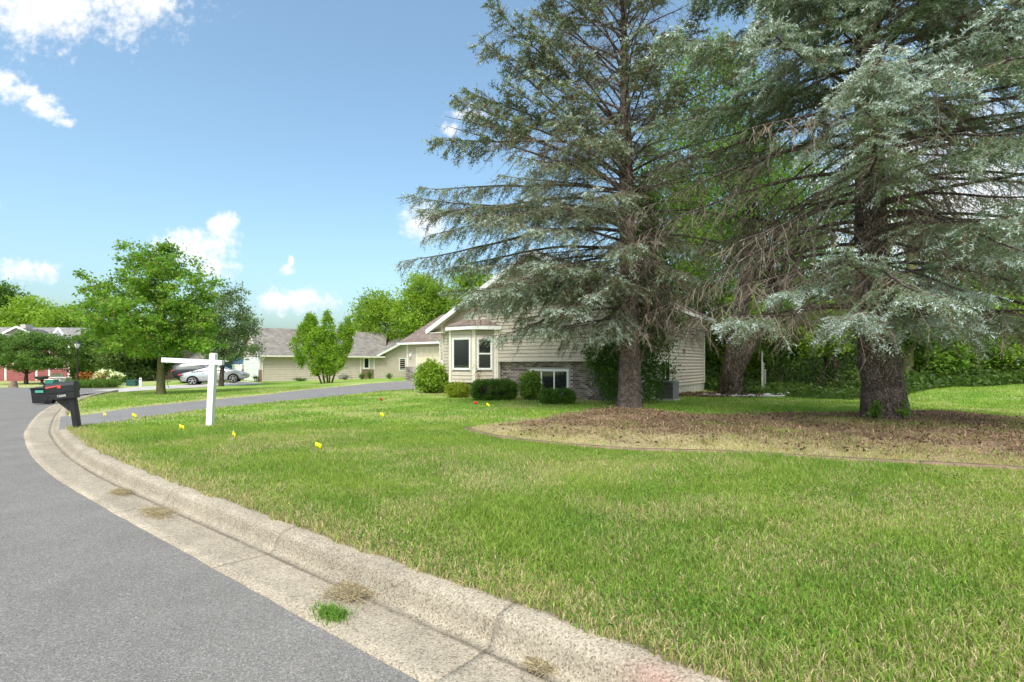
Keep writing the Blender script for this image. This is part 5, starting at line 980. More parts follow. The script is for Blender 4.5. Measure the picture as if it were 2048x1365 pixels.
    siding_panel(H, bx0 + .02, bx1, .05, 4.7, by - .001, 'siding2', top=lambda z: (bx0 + .02 + max(0, z - bz) / s2, bx1 - max(0, z - bz) / s2))
    window(H, 13.05, 13.85, .85, 2.15, by - .03, -1, 'x', ((0, 1, 0, 1),), .07, name='wing_window')
    t = bz + s2 * 5 + .14; eL = t - s2 * 5.6
    roof_plane([(bx0 - .6, 9.3, eL), (bx0 - .6, -.5, eL), (bm_, -.5, t), (bm_, 9.3, t)], M['roof2'], H); roof_plane([(bx1 + .6, -.5, eL), (bx1 + .6, 9.3, eL), (bm_, 9.3, t), (bm_, -.5, t)], M['roof2'], H)
    for (xa, xb, za_, zb_) in ((bx0 - .6, bm_, eL, t), (bm_, bx1 + .6, t, eL)): MB().add([(xa, -.54, za_), (xb, -.54, zb_), (xb, -.54, zb_ - .22), (xa, -.54, za_ - .22), (xa, -.5, za_), (xb, -.5, zb_), (xb, -.5, zb_ - .22), (xa, -.5, za_ - .22)], [(3, 2, 1, 0), (4, 5, 6, 7), (0, 1, 5, 4), (1, 2, 6, 5), (2, 3, 7, 6), (3, 0, 4, 7)]).build('rake_board', M['white'], H)
    return H, z0, ang, N0
NH, NZ, NANG, N0 = neighbour()
def at_d(px, d, z=None): x = (px - CX) / F_PX * d; return np.array([x, d, float(zg(x, d)) if z is None else z])
def zpx(py, d): return CAM_Z + (HY - py) / F_PX * d
def far_houses():
    # red house, far left
    d = 52; b = at_d(60, d); H = empty('red_house', tuple(b), (0, 0, R(4)), label='dark red sided house with grey shingle roof at the far left', cat='house'); k = d / F_PX; gx = lambda px: (px - 60) * k; gz = lambda py: zpx(py, d) - b[2]
    MB().box((gx(-80), 0, -.5), (gx(134), 7, gz(684))).build('wall_core', M['redsiding'], H); siding_panel(H, gx(-80), gx(133), 0, gz(684), -.001, 'redsiding', .2)
    for px in (15, 73, 97, 134): MB().box((gx(px) - .09, -.06, .1), (gx(px) + .09, .0, gz(690))).build('white_post', M['white'], H)
    for (p0, p1) in ((28, 52), (104, 126)): window(H, gx(p0), gx(p1), gz(738), gz(712), -.02, -1, 'x', ((0, .5, 0, 1), (.5, 1, 0, 1)), .09)
    roof_plane([(gx(-85), -.6, gz(686)), (gx(131), -.6, gz(686)), (gx(131), 4, gz(655) + .25), (gx(-85), 4, gz(655) + .25)], M['roof3'], H); roof_plane([(gx(131), 8, gz(686)), (gx(-85), 8, gz(686)), (gx(-85), 4, gz(655) + .25), (gx(131), 4, gz(655) + .25)], M['roof3'], H)
    for (xa, za_, xb, zb_, y0) in ((gx(20), gz(668), gx(46), gz(655), -.7), (gx(46), gz(655), gx(72), gz(668), -.7), (gx(116), gz(668), gx(124), gz(657), -.72), (gx(124), gz(657), gx(133), gz(670), -.72)): MB().bar((xa, y0, za_), (xb, y0, zb_), .06, .2).build('gable_trim', M['white'], H)
    MB().prism([(gx(22), gz(669)), (gx(70), gz(669)), (gx(46), gz(657))], 'y', -.66, 2.5).build('dormer', M['roof3'], H)
    MB().box((gx(-8), 3, gz(662)), (gx(3), 4, gz(645))).build('chimney', M['concrete'], H)
    # brick house behind the maple, mostly hidden
    d = 54; b = at_d(258, d); H = empty('brick_house', tuple(b), (0, 0, R(-6)), label='brick and pale sided house mostly hidden behind trees with one white framed window', cat='house'); k = d / F_PX; gx = lambda px: (px - 258) * k; gz = lambda py: zpx(py, d) - b[2]
    MB().box((gx(170), .0, -.6), (gx(318), 7, gz(752))).build('brick_base', M['rbrick'], H); MB().box((gx(170), .06, gz(752)), (gx(318), 7, gz(690))).build('wall', M['fence'], H); window(H, gx(249), gx(268), gz(750), gz(720), .04, -1, 'x', ((0, 1, 0, 1),), .17); window(H, gx(205), gx(214), gz(742), gz(725), .04, -1, 'x', ((0, 1, 0, 1),), .12)
    roof_plane([(gx(165), -.5, gz(692)), (gx(324), -.5, gz(692)), (gx(324), 4, gz(650)), (gx(165), 4, gz(650))], M['roof2'], H)
    # peach wall block and brown fence behind the cars
    d = 58; b = at_d(338, d); H = empty('peach_house', tuple(b), label='peach coloured house wall seen between the maple trunk and the black car', cat='house'); k = d / F_PX; gz = lambda py: zpx(py, d) - b[2]
    MB().box(((312 - 338) * k, 0, -.5), ((400 - 338) * k, 6, gz(722))).build('wall', M['peach'], H); roof_plane([((305 - 338) * k, -.5, gz(724)), ((406 - 338) * k, -.5, gz(724)), ((406 - 338) * k, 3.5, gz(685)), ((305 - 338) * k, 3.5, gz(685))], M['roof2'], H); MB().box(((372 - 338) * k, -.03, gz(738)), ((398 - 338) * k, .0, gz(728))).build('siding_band', M['siding2'], H)
    d = 60; b = at_d(430, d); H = empty('board_fence', tuple(b), label='brown board fence behind the cars, left of the blue house', cat='fence'); k = d / F_PX
    for i in range(28): MB().box((-2.2 + i * .155, 0, -.3), (-2.2 + i * .155 + .14, .03, 1.75 + .03 * (i % 3))).build('fence_board', M['fence'], H)
    # blue house
    d = 60; b = at_d(470, d); H = empty('blue_house', tuple(b), (0, 0, R(10)), label='small blue sided house with white garage door behind the cars', cat='house'); k = d / F_PX; gx = lambda px: (px - 470) * k; gz = lambda py: zpx(py, d) - b[2]
    MB().box((gx(446), .0, -.6), (gx(500), 7, gz(700))).build('wall_core', M['bluesiding'], H); siding_panel(H, gx(446), gx(500), 0, gz(700), -.001, 'bluesiding', .2)
    g = MB().box((gx(465), -.08, -.4), (gx(484), -.03, gz(731))).build('garage_door', M['white'], H); MB().box((gx(464), -.1, gz(731)), (gx(485), -.02, gz(729))).build('door_frame', M['white'], H)
    roof_plane([(gx(444), -1.6, gz(722)), (gx(468), -1.6, gz(722)), (gx(465), -.02, gz(711)), (gx(448), -.02, gz(711))], M['roof3'], H, name='porch_roof'); MB().box((gx(444), -1.62, gz(724)), (gx(468), -1.5, gz(721.5))).build('porch_fascia', M['white'], H); MB().box((gx(451) - .09, -1.5, -.5), (gx(451) + .09, -1.32, gz(724))).build('porch_post', M['white'], H)
    roof_plane([(gx(442), -.5, gz(700)), (gx(504), -.5, gz(700)), (gx(504), 3.5, gz(672)), (gx(442), 3.5, gz(672))], M['roof3'], H)
far_houses()

# ================================================================ CARS
def car(name, label, loc, rotz, paint, L, Wd, Hh, kind, pitch=0):
    o = empty(name, tuple(loc), (0, pitch, rotz), label=label, cat='car', group='cars parked on the concrete drive')
    if kind == 'sedan':
        st = [(0, .50, .80, .80, .30), (.10, .36, .92, .92, .72), (.45, .28, .98, 1.0, .86), (.95, .24, 1.0, 1.06, .9), (1.35, .22, 1.0, 1.27, .91), (1.85, .2, .99, 1.42, .92), (2.35, .2, .98, 1.45, .92), (2.85, .2, .96, 1.41, .92), (3.25, .2, .95, 1.24, .92), (3.62, .2, .93, 1.0, .91), (4.1, .22, .87, .91, .9), (4.5, .26, .78, .82, .84), (4.78, .30, .66, .68, .70), (4.88, .40, .55, .55, .40)]; win = (4, 8); wb = (.98, 3.82)
    else:
        st = [(0, .55, .95, .95, .5), (.08, .42, 1.05, 1.5, .8), (.25, .34, 1.08, 1.62, .9), (.9, .28, 1.08, 1.70, .94), (1.6, .26, 1.07, 1.73, .95), (2.3, .26, 1.06, 1.72, .95), (2.8, .26, 1.05, 1.66, .95), (3.2, .26, 1.04, 1.42, .95), (3.6, .26, 1.03, 1.1, .94), (4.2, .28, .98, 1.02, .92), (4.6, .32, .86, .9, .86), (4.8, .4, .7, .72, .7)]; win = (2, 7); wb = (.95, 3.75)
    sc = L / st[-1][0]; rings = []; hw0 = Wd / 2
    for (x, zb, zw, zt, w) in st:
        hwid = hw0 * w / .92; g = max(0, zt - zw); inn = hwid * (1 - .30 * min(1, g / .45)) if g > .04 else hwid * .82
        rings.append([(x * sc, 0, zb), (x * sc, hwid * .82, zb), (x * sc, hwid * .99, zb + .16), (x * sc, hwid, (zb + zw) / 2 + .05), (x * sc, hwid * .95, zw), (x * sc, inn + .02, zt - .05 * min(1, g * 4) - .005), (x * sc, inn * .82, zt), (x * sc, 0, zt + .015)])
    nr = len(rings[0]); vs, fs, mi = [], [], []
    for r in rings: vs += r
    for r in rings: vs += [(p[0], -p[1], p[2]) for p in r]
    n = len(rings); off = n * nr
    for s_ in (0, 1):
        for i in range(n - 1):
            for j in range(nr - 1):
                a, b_, c, d_ = i * nr + j, (i + 1) * nr + j, (i + 1) * nr + j + 1, i * nr + j + 1; f = (a, b_, c, d_) if s_ == 0 else (off + d_, off + c, off + b_, off + a)
                g = j == 4 and win[0] - 1 <= i < win[1]; ws = j >= 5 and ((i == win[1] - 1 or i == win[1]) or (i in (win[0] - 1, win[0] - 2) and kind == 'sedan'))
                if kind == 'sedan': ws = j >= 5 and (i in (7, 8) or i in (3, 4))
                fs.append(f); mi.append(1 if (g or ws) else 0)
    for s_ in (0, 1): fs.append(tuple(range(nr)) if s_ else tuple(off + q for q in range(nr))[::-1]); mi.append(0)
    for s_ in (0, 1): fs.append(tuple((n - 1) * nr + q for q in range(nr))[::-1] if s_ else tuple(off + (n - 1) * nr + q for q in range(nr))); mi.append(0)
    mb = MB(); mb.v, mb.f, mb.m = vs, fs, mi; body = mb.build('body', [paint, M['carglass']], o, True)
    md = body.modifiers.new('sub', 'SUBSURF'); md.levels = md.render_levels = 2
    zb_, rw = .33, (.335 if kind == 'sedan' else .37)
    for x in wb:
        for s_ in (-1, 1):
            y = s_ * (hw0 - .11)
            w = MB().prism([(rw * math.cos(a), rw + rw * math.sin(a)) for a in np.linspace(0, 2 * math.pi, 24, endpoint=False)], 'y', -.12, .12).build('wheel', M['rubber'], o, bevel=.02); w.location = (x * sc, y, 0)
            rim = MB()
            for q in range(5):
                a = q * 2 * math.pi / 5 + .3; rim.bar((0, s_ * .125, rw), (math.cos(a) * rw * .72, s_ * .125, rw + math.sin(a) * rw * .72), .05, .03, up=(0, 1, 0))
            th = np.linspace(0, 2 * math.pi, 20, endpoint=False)
            rim.tube([(rw * .72 * math.cos(a), s_ * .122, rw + rw * .72 * math.sin(a)) for a in list(th) + [th[0]]], .018, 5); rim.build('rim', M['steel'], w)
            arch = MB().prism([((rw + .07) * math.cos(a), rw + (rw + .07) * math.sin(a)) for a in np.linspace(-.25, math.pi + .25, 18)], 'y', s_ * (hw0 - .22), s_ * (hw0 + .006)).build('wheel_arch', M['rubber'], o); arch.location = (x * sc, 0, 0)
    for s_ in (-1, 1):
        zt = .82 if kind == 'sedan' else 1.0
        MB().prism([(-.005, zt - .03), (.36, zt + .05), (.05, zt + .09)], 'y', s_ * hw0 * .58, s_ * hw0 * .965).build('tail_lamp', M['tail'], o, bevel=.02); MB().prism([(L - .52, .68), (L - .2, .60), (L - .3, .70)], 'y', s_ * hw0 * .62, s_ * hw0 * .93).build('headlamp', M['carglass'], o, bevel=.02)
        MB().box((L * .635, s_ * hw0 * .94, .98), (L * .665, s_ * (hw0 + .17), 1.1)).build('mirror', paint, o, bevel=.02)
        MB().box((L * .335, s_ * (hw0 - .005), .86), (L * .375, s_ * (hw0 + .015), .885)).build('door_handle', paint, o)
    if kind != 'sedan':
        for s_ in (-1, 1): MB().bar((.6, s_ * .55, 1.76), (3.0, s_ * .55, 1.74), .04, .04).build('roof_rail', M['steel'], o)
    return o
pr = np.array([-24.75, 38.6, -.2]); pf = np.array([-22.15, 39.55, -.02]); dv = pf - pr; rz = math.atan2(dv[1], dv[0]); k = .98
car('parked_sedan', 'silver sedan parked on the concrete drive, nearer of the two cars', pr - np.array([math.cos(rz) * 1.0, math.sin(rz) * 1.0, .0]) + np.array([0, .6, -.045]), rz, M['silver'], 4.75, 1.84, 1.45, 'sedan', pitch=-math.atan2(.16, 2.77))
sp = np.array([-28.1, 41.6]); car('parked_sport_utility', 'black sport utility car parked behind the silver sedan', (sp[0], sp[1], float(zg(*sp))), rz, M['blackcar'], 4.7, 1.9, 1.75, 'suv', pitch=-.03)

# ================================================================ STREET FURNITURE AND SMALL THINGS
def mailbox():
    b = G(155, 857); d = b[1]; k = d / F_PX; o = empty('mailbox', tuple(b), (0, R(-9), R(202)), label='large black plastic mailbox with red flag on a leaning post by the driveway', cat='mailbox')
    # local +x points to the street; z up; the whole post leans streetwards
    o.rotation_euler = (R(0), R(7), R(200))
    MB().box((-.06, -.055, -.15), (.06, .055, .70)).build('post', M['black'], o, bevel=.012)
    for y in (-.062, .062): MB().box((-.035, y - .004, -.05), (.035, y + .004, .66)).build('post_rib', M['black'], o)
    MB().prism([(.06, .38), (.10, .40), (.26, .60), (.30, .68), (.06, .68)], 'y', -.03, .03).build('bracket', M['black'], o)
    MB().prism([(-.09, .64), (.25, .64), (.33, .69), (.385, .79), (-.09, .79)], 'y', -.115, .115).build('tray', M['black'], o, bevel=.012)
    n = 10; arc = [(-.125, .0)] + [(-.125 * math.cos(a), .135 + .085 * math.sin(a)) for a in np.linspace(0, math.pi, n)] + [(.125, 0)]
    MB().prism([(p[0], p[1] + .785) for p in arc], 'x', -.10, .40).build('box', M['black'], o, bevel=.008)
    MB().prism([(p[0] * 1.06, p[1] * 1.03 + .783) for p in arc], 'x', .398, .42).build('door', M['black'], o, bevel=.006)
    f = MB().prism([(.37, .93), (.12, .945), (.12, .88), (.18, .88), (.18, .915), (.37, .895)], 'y', .126, .136).build('flag', M['red'], o); 
    t = text_obj('12600', .062, M['white'], o, (.14, .118, .715), (R(90), 0, R(180)), .002, 'house_number')
    MB().box((.30, .127, .855), (.46, .1285, .868)) if False else None
    return o
mailbox()
def sign_post():
    b = G(420, 852.5); o = empty('sign_post', tuple(b), (0, R(2.8), R(3)), label='white wooden realty sign post with bare cross arm on the lawn', cat='sign post')
    k = b[1] / F_PX; H = 146 * k; w = 11.5 * k
    MB().prism([(-w / 2, -.2), (w / 2, -.2), (w / 2, H - .025), (w * .3, H), (-w * .3, H), (-w / 2, H - .025)], 'y', -w / 2, w / 2).build('post', M['signwhite'], o, bevel=.006)
    ah = 9.3 * k; z = H - 18.5 * k; e = MB().box((-98 * k, w / 2 + .002 - w * .9, z - ah / 2), (19 * k, w / 2 + .004, z + ah / 2)).build('cross_arm', M['signwhite'], o, bevel=.006)
    MB().lathe([(.012, 0), (.014, .004), (.006, .012)], (0, 0, 0), 8).build('bolt', M['steel'], o).matrix_local = Matrix.Translation((0, -w / 2, z)) @ Matrix.Rotation(R(90), 4, 'X')
    for x in (-90, -60, -22): MB().tube([(x * k, 0, z - ah / 2 - .02), (x * k, 0, z - ah / 2)], .008, 6).build('hook', M['steel'], o)
sign_post()
def flags():
    lab = [(207, 832, 'flag_o', 'pale orange marker flag beside the driveway, nearest the mailbox'), (265, 833, 'flag_y', 'yellow marker flag on the driveway edge between mailbox and sign post'), (363, 857, 'flag_y', 'yellow marker flag just left of the white sign post'), (465, 871, 'flag_y', 'yellow marker flag just right of the white sign post'), (625, 894, 'flag_y', 'yellow marker flag in mid lawn, nearest the camera'), (759, 831, 'flag_y', 'small yellow marker flag in the lawn below the red one'), (762, 800, 'flag_r', 'red marker flag standing alone on the lawn near the driveway'), (950, 808, 'flag_r', 'red marker flag in front of the clipped hedge'), (970, 811, 'flag_y', 'yellow marker flag close beside the red one at the hedge')]
    rr = random.Random(4)
    for (px, py, m, l) in lab:
        b = G(px, py, .24); h = .24; o = empty('marker_flag', tuple(b), (R(rr.uniform(-8, 8)), R(rr.uniform(-10, 10)), R(rr.uniform(-40, 40))), label=l, cat='flag', group='utility marker flags in the lawn')
        MB().tube([(0, 0, -.05), (.002, 0, .15), (0, 0, h + .07)], .0016, 5).build('wire', M['steel'], o); me = MB(); nx = 7; vs = []; s = .092; tilt = rr.uniform(.25, .6)
        for i in range(nx):
            u = i / (nx - 1)
            for v in (0, 1): vs.append((u * s * math.cos(tilt), .018 * math.sin(u * 5 + v), h + .07 - s * .82 * (1 - v) - u * s * math.sin(tilt) * (.9 if v else 1.0)))
        me.add(vs, [(2 * i, 2 * i + 2, 2 * i + 3, 2 * i + 1) for i in range(nx - 1)]); f = me.build('flag_sheet', M[m], o, True); md = f.modifiers.new('thick', 'SOLIDIFY'); md.thickness = .0012
flags()
def edging():
    o = empty('bed_edging', (0, 0, 0), label='low brown edging strip along the front of the needle bed', cat='edging'); P = BEDF; s = np.concatenate([[0], np.cumsum(np.linalg.norm(np.diff(P, axis=0), axis=1))])
    for a in np.arange(0, s[-1] - .2, 1.9):
        u = np.linspace(a + .01, min(a + 1.88, s[-1]), 9); x = np.interp(u, s, P[:, 0]); y = np.interp(u, s, P[:, 1]); z = zg(x, y); t = unit(np.stack([np.gradient(x), np.gradient(y)], 1)); n = np.stack([-t[:, 1], t[:, 0]], 1) * .045
        h = .035 + .02 * sstep(3.5, 5.5, x) + .012 * math.sin(a * 3); V = np.concatenate([np.stack([x - n[:, 0], y - n[:, 1], z - .05], 1), np.stack([x - n[:, 0], y - n[:, 1], z + h], 1), np.stack([x + n[:, 0], y + n[:, 1], z + h + .006], 1), np.stack([x + n[:, 0], y + n[:, 1], z - .05], 1)]); q = 9
        F = [[r * q + i, r * q + i + 1, (r + 1) * q + i + 1, (r + 1) * q + i] for r in range(3) for i in range(q - 1)] + [[0, q, 2 * q, 3 * q], [q - 1, 4 * q - 1, 3 * q - 1, 2 * q - 1]]
        link('edging_strip', np_mesh('edging_strip', V, np.array(F)), M['edging'], o)
edging()
def wheeled_bin():
    b2 = np.array([-18.35, 20.0]); 
    b = np.array([(86 - CX) / F_PX * 19.4, 19.4, float(z_road(0, 19.4))]); o = empty('wheeled_bin', tuple(b), (R(2), 0, R(25)), label='black wheeled refuse bin with green label standing at the kerb behind the mailbox', cat='bin')
    MB().prism([(-.24, .06), (.24, .06), (.28, .60), (-.29, .60)], 'y', -.24, .24).build('body', M['black'], o, bevel=.02); MB().prism([(-.33, .60), (.31, .60), (.28, .65), (.0, .685), (-.28, .66)], 'y', -.27, .27).build('lid', M['black'], o, bevel=.015)
    for y in (-.25, .25): MB().prism([(.09 * math.cos(a) + .22, .09 + .09 * math.sin(a)) for a in np.linspace(0, 2 * math.pi, 16, endpoint=False)], 'y', y - .02, y + .02).build('wheel', M['rubber'], o)
    MB().box((-.14, -.262, .47), (.10, -.256, .56)).build('label_sticker', M['green_lbl'], o)
wheeled_bin()
def lamp_post():
    b = at_d(155, 36.5); k = b[1] / F_PX; H = (778 - 697) * k; o = empty('lamp_post', tuple(b), label='black yard lamp post with glass lantern beside the flower bed', cat='lamp')
    H = zpx(697, b[1]) - b[2]
    MB().lathe([(.10, 0), (.09, .12), (.055, .2), (.05, H - .12), (.075, H - .08), (.075, H - .02), (.05, H)], (0, 0, 0), 12).build('pole', M['metal_dark'], o, True); l = MB().lathe([(.07, 0), (.15, .16), (.19, .33)], (0, 0, H), 8).build('lantern_glass', M['fixture'], o); MB().lathe([(.22, 0), (.2, .04), (.09, .15), (.03, .18), (.02, .25)], (0, 0, H + .33), 8).build('lantern_cap', M['metal_dark'], o)
    for q in range(4): a = q * math.pi / 2 + .4; MB().bar((.075 * math.cos(a), .075 * math.sin(a), H), (.195 * math.cos(a), .195 * math.sin(a), H + .33), .02).build('lantern_rib', M['metal_dark'], o)
lamp_post()
def flowers():
    rng = np.random.default_rng(201); b = G(222, 771); o = empty('white_hydrangea', tuple(b), label='shrub covered in white flower heads beside the green utility box', cat='shrub'); k = b[1] / F_PX; C = crown_points([(0, 0, 14 * k, 30 * k, .7, 14 * k), (-8 * k, 0, 20 * k, 18 * k, .6, 10 * k)], 130, rng, .5); C[:, 2] = np.maximum(C[:, 2], .1)
    V, F = sticks_np(np.zeros_like(C) + np.array([0, 0, -.03]), C, .012, .006, 4); link('stems', np_mesh('stems', V, F), M['bark2'], o); foliage(o, C, .25, 26, .11, MID, rng); top = C[C[:, 1] < .25]; top = top[np.argsort(-top[:, 2] + top[:, 1])][:70] + np.array([0, -.12, .08]); foliage(o, top, .13, 40, .075, ((.72, .70, .60), (.85, .83, .76)), rng, name='flower_heads', flat=.9)
    Gf = Geo(); n = 2600; px = rng.uniform(135, 235, n); py = rng.uniform(768, 779, n) - (px - 135) * .045; d = np.interp(py, [760, 780], [41, 34]); x = (px - CX) / F_PX * d; z = zg(x, d); V, F, C = blades(x, d, z, rng.uniform(.3, .8, n), np.full(n, .045), np.array([.11, .19, .03]) * rng.uniform(.5, 1.6, (n, 1)), rng.uniform(.3, 1, n), rng, True); Gf.V.append(V); Gf.C.append(C); Gf.F += F; Gf.n += len(V)
    m = 260; px = rng.uniform(150, 215, m); d = rng.uniform(36, 40, m); x = (px - CX) / F_PX * d; V, F = leaf_quads(np.stack([x, d, zg(x, d) + rng.uniform(.6, 1.1, m)], 1), rng.uniform(.08, .15, m), rng); c = np.where(rng.random((m, 1)) < .65, np.array([.62, .19, .04]), np.array([.30, .05, .04])); Gf.add(V, F, np.repeat(c, 4, 0))
    tag(Gf.build('lily_bed', M['leaf']), 'bed of arching lily leaves with orange flowers below the lamp post', 'flower bed', kind='stuff')
    # small yard things
    b = G(266, 772); o = empty('utility_box', tuple(b), label='low dark green utility cabinet on the grass right of the white flowers', cat='utility box'); MB().prism([(-.35, 0), (.35, 0), (.33, .42), (.0, .46), (-.33, .42)], 'y', -.25, .25).build('cabinet', M['utility'], o, bevel=.02); MB().box((-.36, -.27, .36), (.36, .27, .39)).build('lid_band', M['utility'], o)
    b = G(281, 773); o = empty('marker_stake', tuple(b), label='short white marker post right of the green utility cabinet', cat='post'); MB().prism([(-.09, -.1), (.09, -.1), (.09, .56), (.05, .62), (-.05, .62), (-.09, .56)], 'y', -.03, .03).build('post', M['white'], o); MB().box((-.07, -.034, .46), (.07, -.03, .54)).build('cap_band', M['grey'], o)
    b = G(331, 776); o = empty('garden_stand', tuple(b), label='small dark metal stand on the drive right of the maple trunk', cat='stand'); [MB().bar((x, 0, 0), (x * .6, 0, .42), .025).build('leg', M['metal_dark'], o) for x in (-.2, .2)]; MB().box((-.28, -.1, .40), (.28, .1, .44)).build('top', M['metal_dark'], o)
    d = 43; b = at_d(84, d); o = empty('fire_bowl', tuple(b), label='dark bowl on a stand at the red house lawn edge above the bin', cat='bowl'); MB().lathe([(.25, 0), (.1, .06), (.1, .4), (.4, .5), (.52, .72), (.5, .74)], (0, 0, 0), 14).build('bowl', M['metal_dark'], o, True)
    d = 40; b = at_d(121, d); o = empty('storage_bench', tuple(b), (0, 0, R(6)), label='grey plastic storage bench with pale lid beyond the mailbox', cat='bench'); MB().box((-.6, -.3, 0), (.6, .3, .55)).build('chest', M['grey'], o, bevel=.02); MB().box((-.63, -.33, .55), (.63, .33, .66)).build('lid', M['concrete'], o, bevel=.03); MB().box((-.1, -.315, .38), (.22, -.302, .44)).build('label_plate', M['white'], o)
    b = at_d(104, 39); o = empty('recycling_tub', tuple(b), label='teal recycling tub left of the grey storage bench', cat='tub'); MB().prism([(-.28, 0), (.28, 0), (.33, .48), (-.33, .48)], 'y', -.25, .25).build('tub', M['teal'], o, bevel=.02); MB().box((-.35, -.28, .48), (.35, .28, .53)).build('rim', M['flag_o'] if False else M['trim'], o)
    b = at_d(115, 47); o = empty('white_board', tuple(b), label='white board leaning against the red house wall', cat='board'); MB().box((-.55, 0, .3), (.55, .05, .95)).build('panel', M['white'], o); [MB().box((x - .03, 0, 0), (x + .03, .05, .3)).build('leg', M['white'], o) for x in (-.45, .45)]
    b = at_d(27, 36); o = empty('tree_stump', tuple(b), label='grey weathered stump on the lawn left of the round tree', cat='stump'); V, F = trunk_mesh([(0, 0, -.05), (.02, 0, .25), (.05, 0, .55)], [.28, .2, .16], 12, .12, 4, .4); link('trunk', np_mesh('trunk', V, F, None, True), M['fence'], o)
    # pot with plant at the neighbour's garage
    b2 = N0 + np.array([.75, .66]) * -.6 + np.array([-.66, .75]) * 6.6; b = np.array([*b2, float(zg(*b2))]); o = empty('flower_pot', tuple(b), label='terracotta pot with plant beside the white garage door', cat='pot'); MB().lathe([(.18, 0), (.28, .42), (.31, .42), (.31, .48), (.25, .48)], (0, 0, 0), 14).build('pot', M['terracotta'], o, True); C = crown_points([(0, 0, .7, .3, .3, .22)], 24, rng, .2); foliage(o, C, .15, 18, .09, GREEN, rng)
    b2 = N0 + np.array([.75, .66]) * -.35 + np.array([-.66, .75]) * .45; b = np.array([*b2, float(zg(*b2))]); o = empty('potted_plant', tuple(b), label='small dark leafy plant in a low bowl at the right door pier', cat='plant'); MB().lathe([(.12, 0), (.2, .2), (.18, .2)], (0, 0, 0), 12).build('bowl', M['stone'], o, True); C = crown_points([(0, 0, .35, .22, .22, .16)], 20, rng, .2); foliage(o, C, .14, 16, .1, DARK, rng)
    # low plants along the tan wall
    spots = [(600, 'low green weeds at the foot of the tan wall, leftmost clump'), (690, 'grey leaved plant with pale flowers right of the columnar shrub'), (724, 'thin upright weed before the tan wall'), (740, 'tall thin weed with leaves before the tan wall, rightmost but one'), (778, 'small pale flowered weed near the house window')]
    for i, (px, l) in enumerate(spots):
        d = np.interp(px, [525, 809], [42.4, 49]); hh = (.35, .55, .6, .95, .5)[i]; b = at_d(px, d); o = empty('wall_plant', tuple(b), label=l, cat='plant', group='weeds along the tan wall'); wd = (.6, .7, .3, .22, .35)[i]; C = crown_points([(0, 0, hh * .5, wd, .25, hh * .45)], 34, rng, .2); V, F = sticks_np(np.zeros_like(C), C, .012, .006, 4); link('stems', np_mesh('stems', V, F), M['bark2'], o); foliage(o, C, .14, 14, .09, (MID if i != 1 else ((.09, .12, .10), (.36, .36, .40))), rng)
    # right side things
    b = G(1303, 797); o = empty('air_conditioner', tuple(b), (0, 0, H_ROT), label='grey air conditioner cabinet at the house side by the basement window', cat='air conditioner'); b_ = hw(.75, 1.6); o.location = (b_[0], b_[1], float(zg(*b_)))
    MB().box((-.36, -.36, 0), (.36, .36, .06)).build('pad', M['concrete'], o); MB().box((-.33, -.33, .06), (.33, .33, .72)).build('cabinet', M['grey'], o, bevel=.02)
    for i in range(12): MB().box((-.31, -.342, .12 + i * .046), (.31, -.331, .14 + i * .046)).build('louvre', M['metal_dark'], o)
    for i, (px, py0, py1, l) in enumerate(((1524, 792, 705, 'pale grey metal pole at the wood edge, leftmost of three'), (1527, 791, 728, 'grey metal pole in the middle of three at the wood edge'), (1530.5, 790, 742, 'short grey pole, rightmost of three at the wood edge'))):
        d = 22.5 + i * .3; b = at_d(px, d); o = empty('utility_pole', tuple(b), label=l, cat='pole', group='grey poles at the wood edge'); h = zpx(py1, d) - b[2]; MB().tube([(0, 0, -.1), (0, 0, h)], .028, 8).build('shaft', M['steel'] if i else M['concrete'], o); MB().lathe([(.034, 0), (.034, .04), (.015, .06)], (0, 0, h), 8).build('cap', M['steel'], o)
    a = at_d(1605, 23.5); c = wpx(1583, 762, 24.5); o = empty('leaning_stick', tuple(a), label='bare pale stick leaning into the undergrowth', cat='stick'); MB().tube([(0, 0, -.05), tuple((c - a) * .5 + np.array([.03, 0, .02])), tuple(c - a)], [.02, .018, .012], 6).build('stick', M['wood'], o)
    b = at_d(1943, 25.5); o = empty('survey_stake', tuple(b), label='weathered stake with orange top at the wood edge, far right', cat='stake'); z1 = zpx(765, 25.5) - b[2]; MB().box((-.05, -.02, -.1), (.05, .02, z1)).build('stake', M['wood'], o); MB().prism([(-.12, z1 - .05), (.12, z1 - .05), (.16, z1 + .32), (.03, z1 + .22), (-.1, z1 + .34)], 'y', -.012, .012).build('orange_top', M['terracotta'], o)
    for i, (dx, l) in enumerate(((-.46, 'leafy weeds at the left foot of the thick spruce trunk'), (.12, 'green weed sprouting at the front of the thick spruce trunk'))):
        bb = np.array([bR[0] + dx, bR[1] - .42, 0]); bb[2] = float(zbed(bb[:1], bb[1:2])[0]); o = empty('trunk_weed', tuple(bb), label=l, cat='plant', group='weeds at the spruce foot'); C = crown_points([(0, 0, .22, .16, .12, .2)], 26, rng, .2); V, F = sticks_np(np.zeros_like(C), C, .006, .003, 4); link('stems', np_mesh('stems', V, F), M['bark2'], o); foliage(o, C, .09, 12, .06, GREEN, rng)
    # ring of edging and stones round the forked tree
    c0 = at_d(1462, 21.5); o = empty('tree_ring', tuple(c0), label='low pale edging ring round the forked tree', cat='edging'); th = np.linspace(-2.6, .6, 26); MB().tube([(2.1 * math.cos(a) * 1.0 + .3, 1.0 * math.sin(a) - .2, float(zg(c0[0] + 2.1 * math.cos(a), c0[1] + math.sin(a))) - c0[2] + .05) for a in th], .045, 6).build('ring', M['stone'], o)
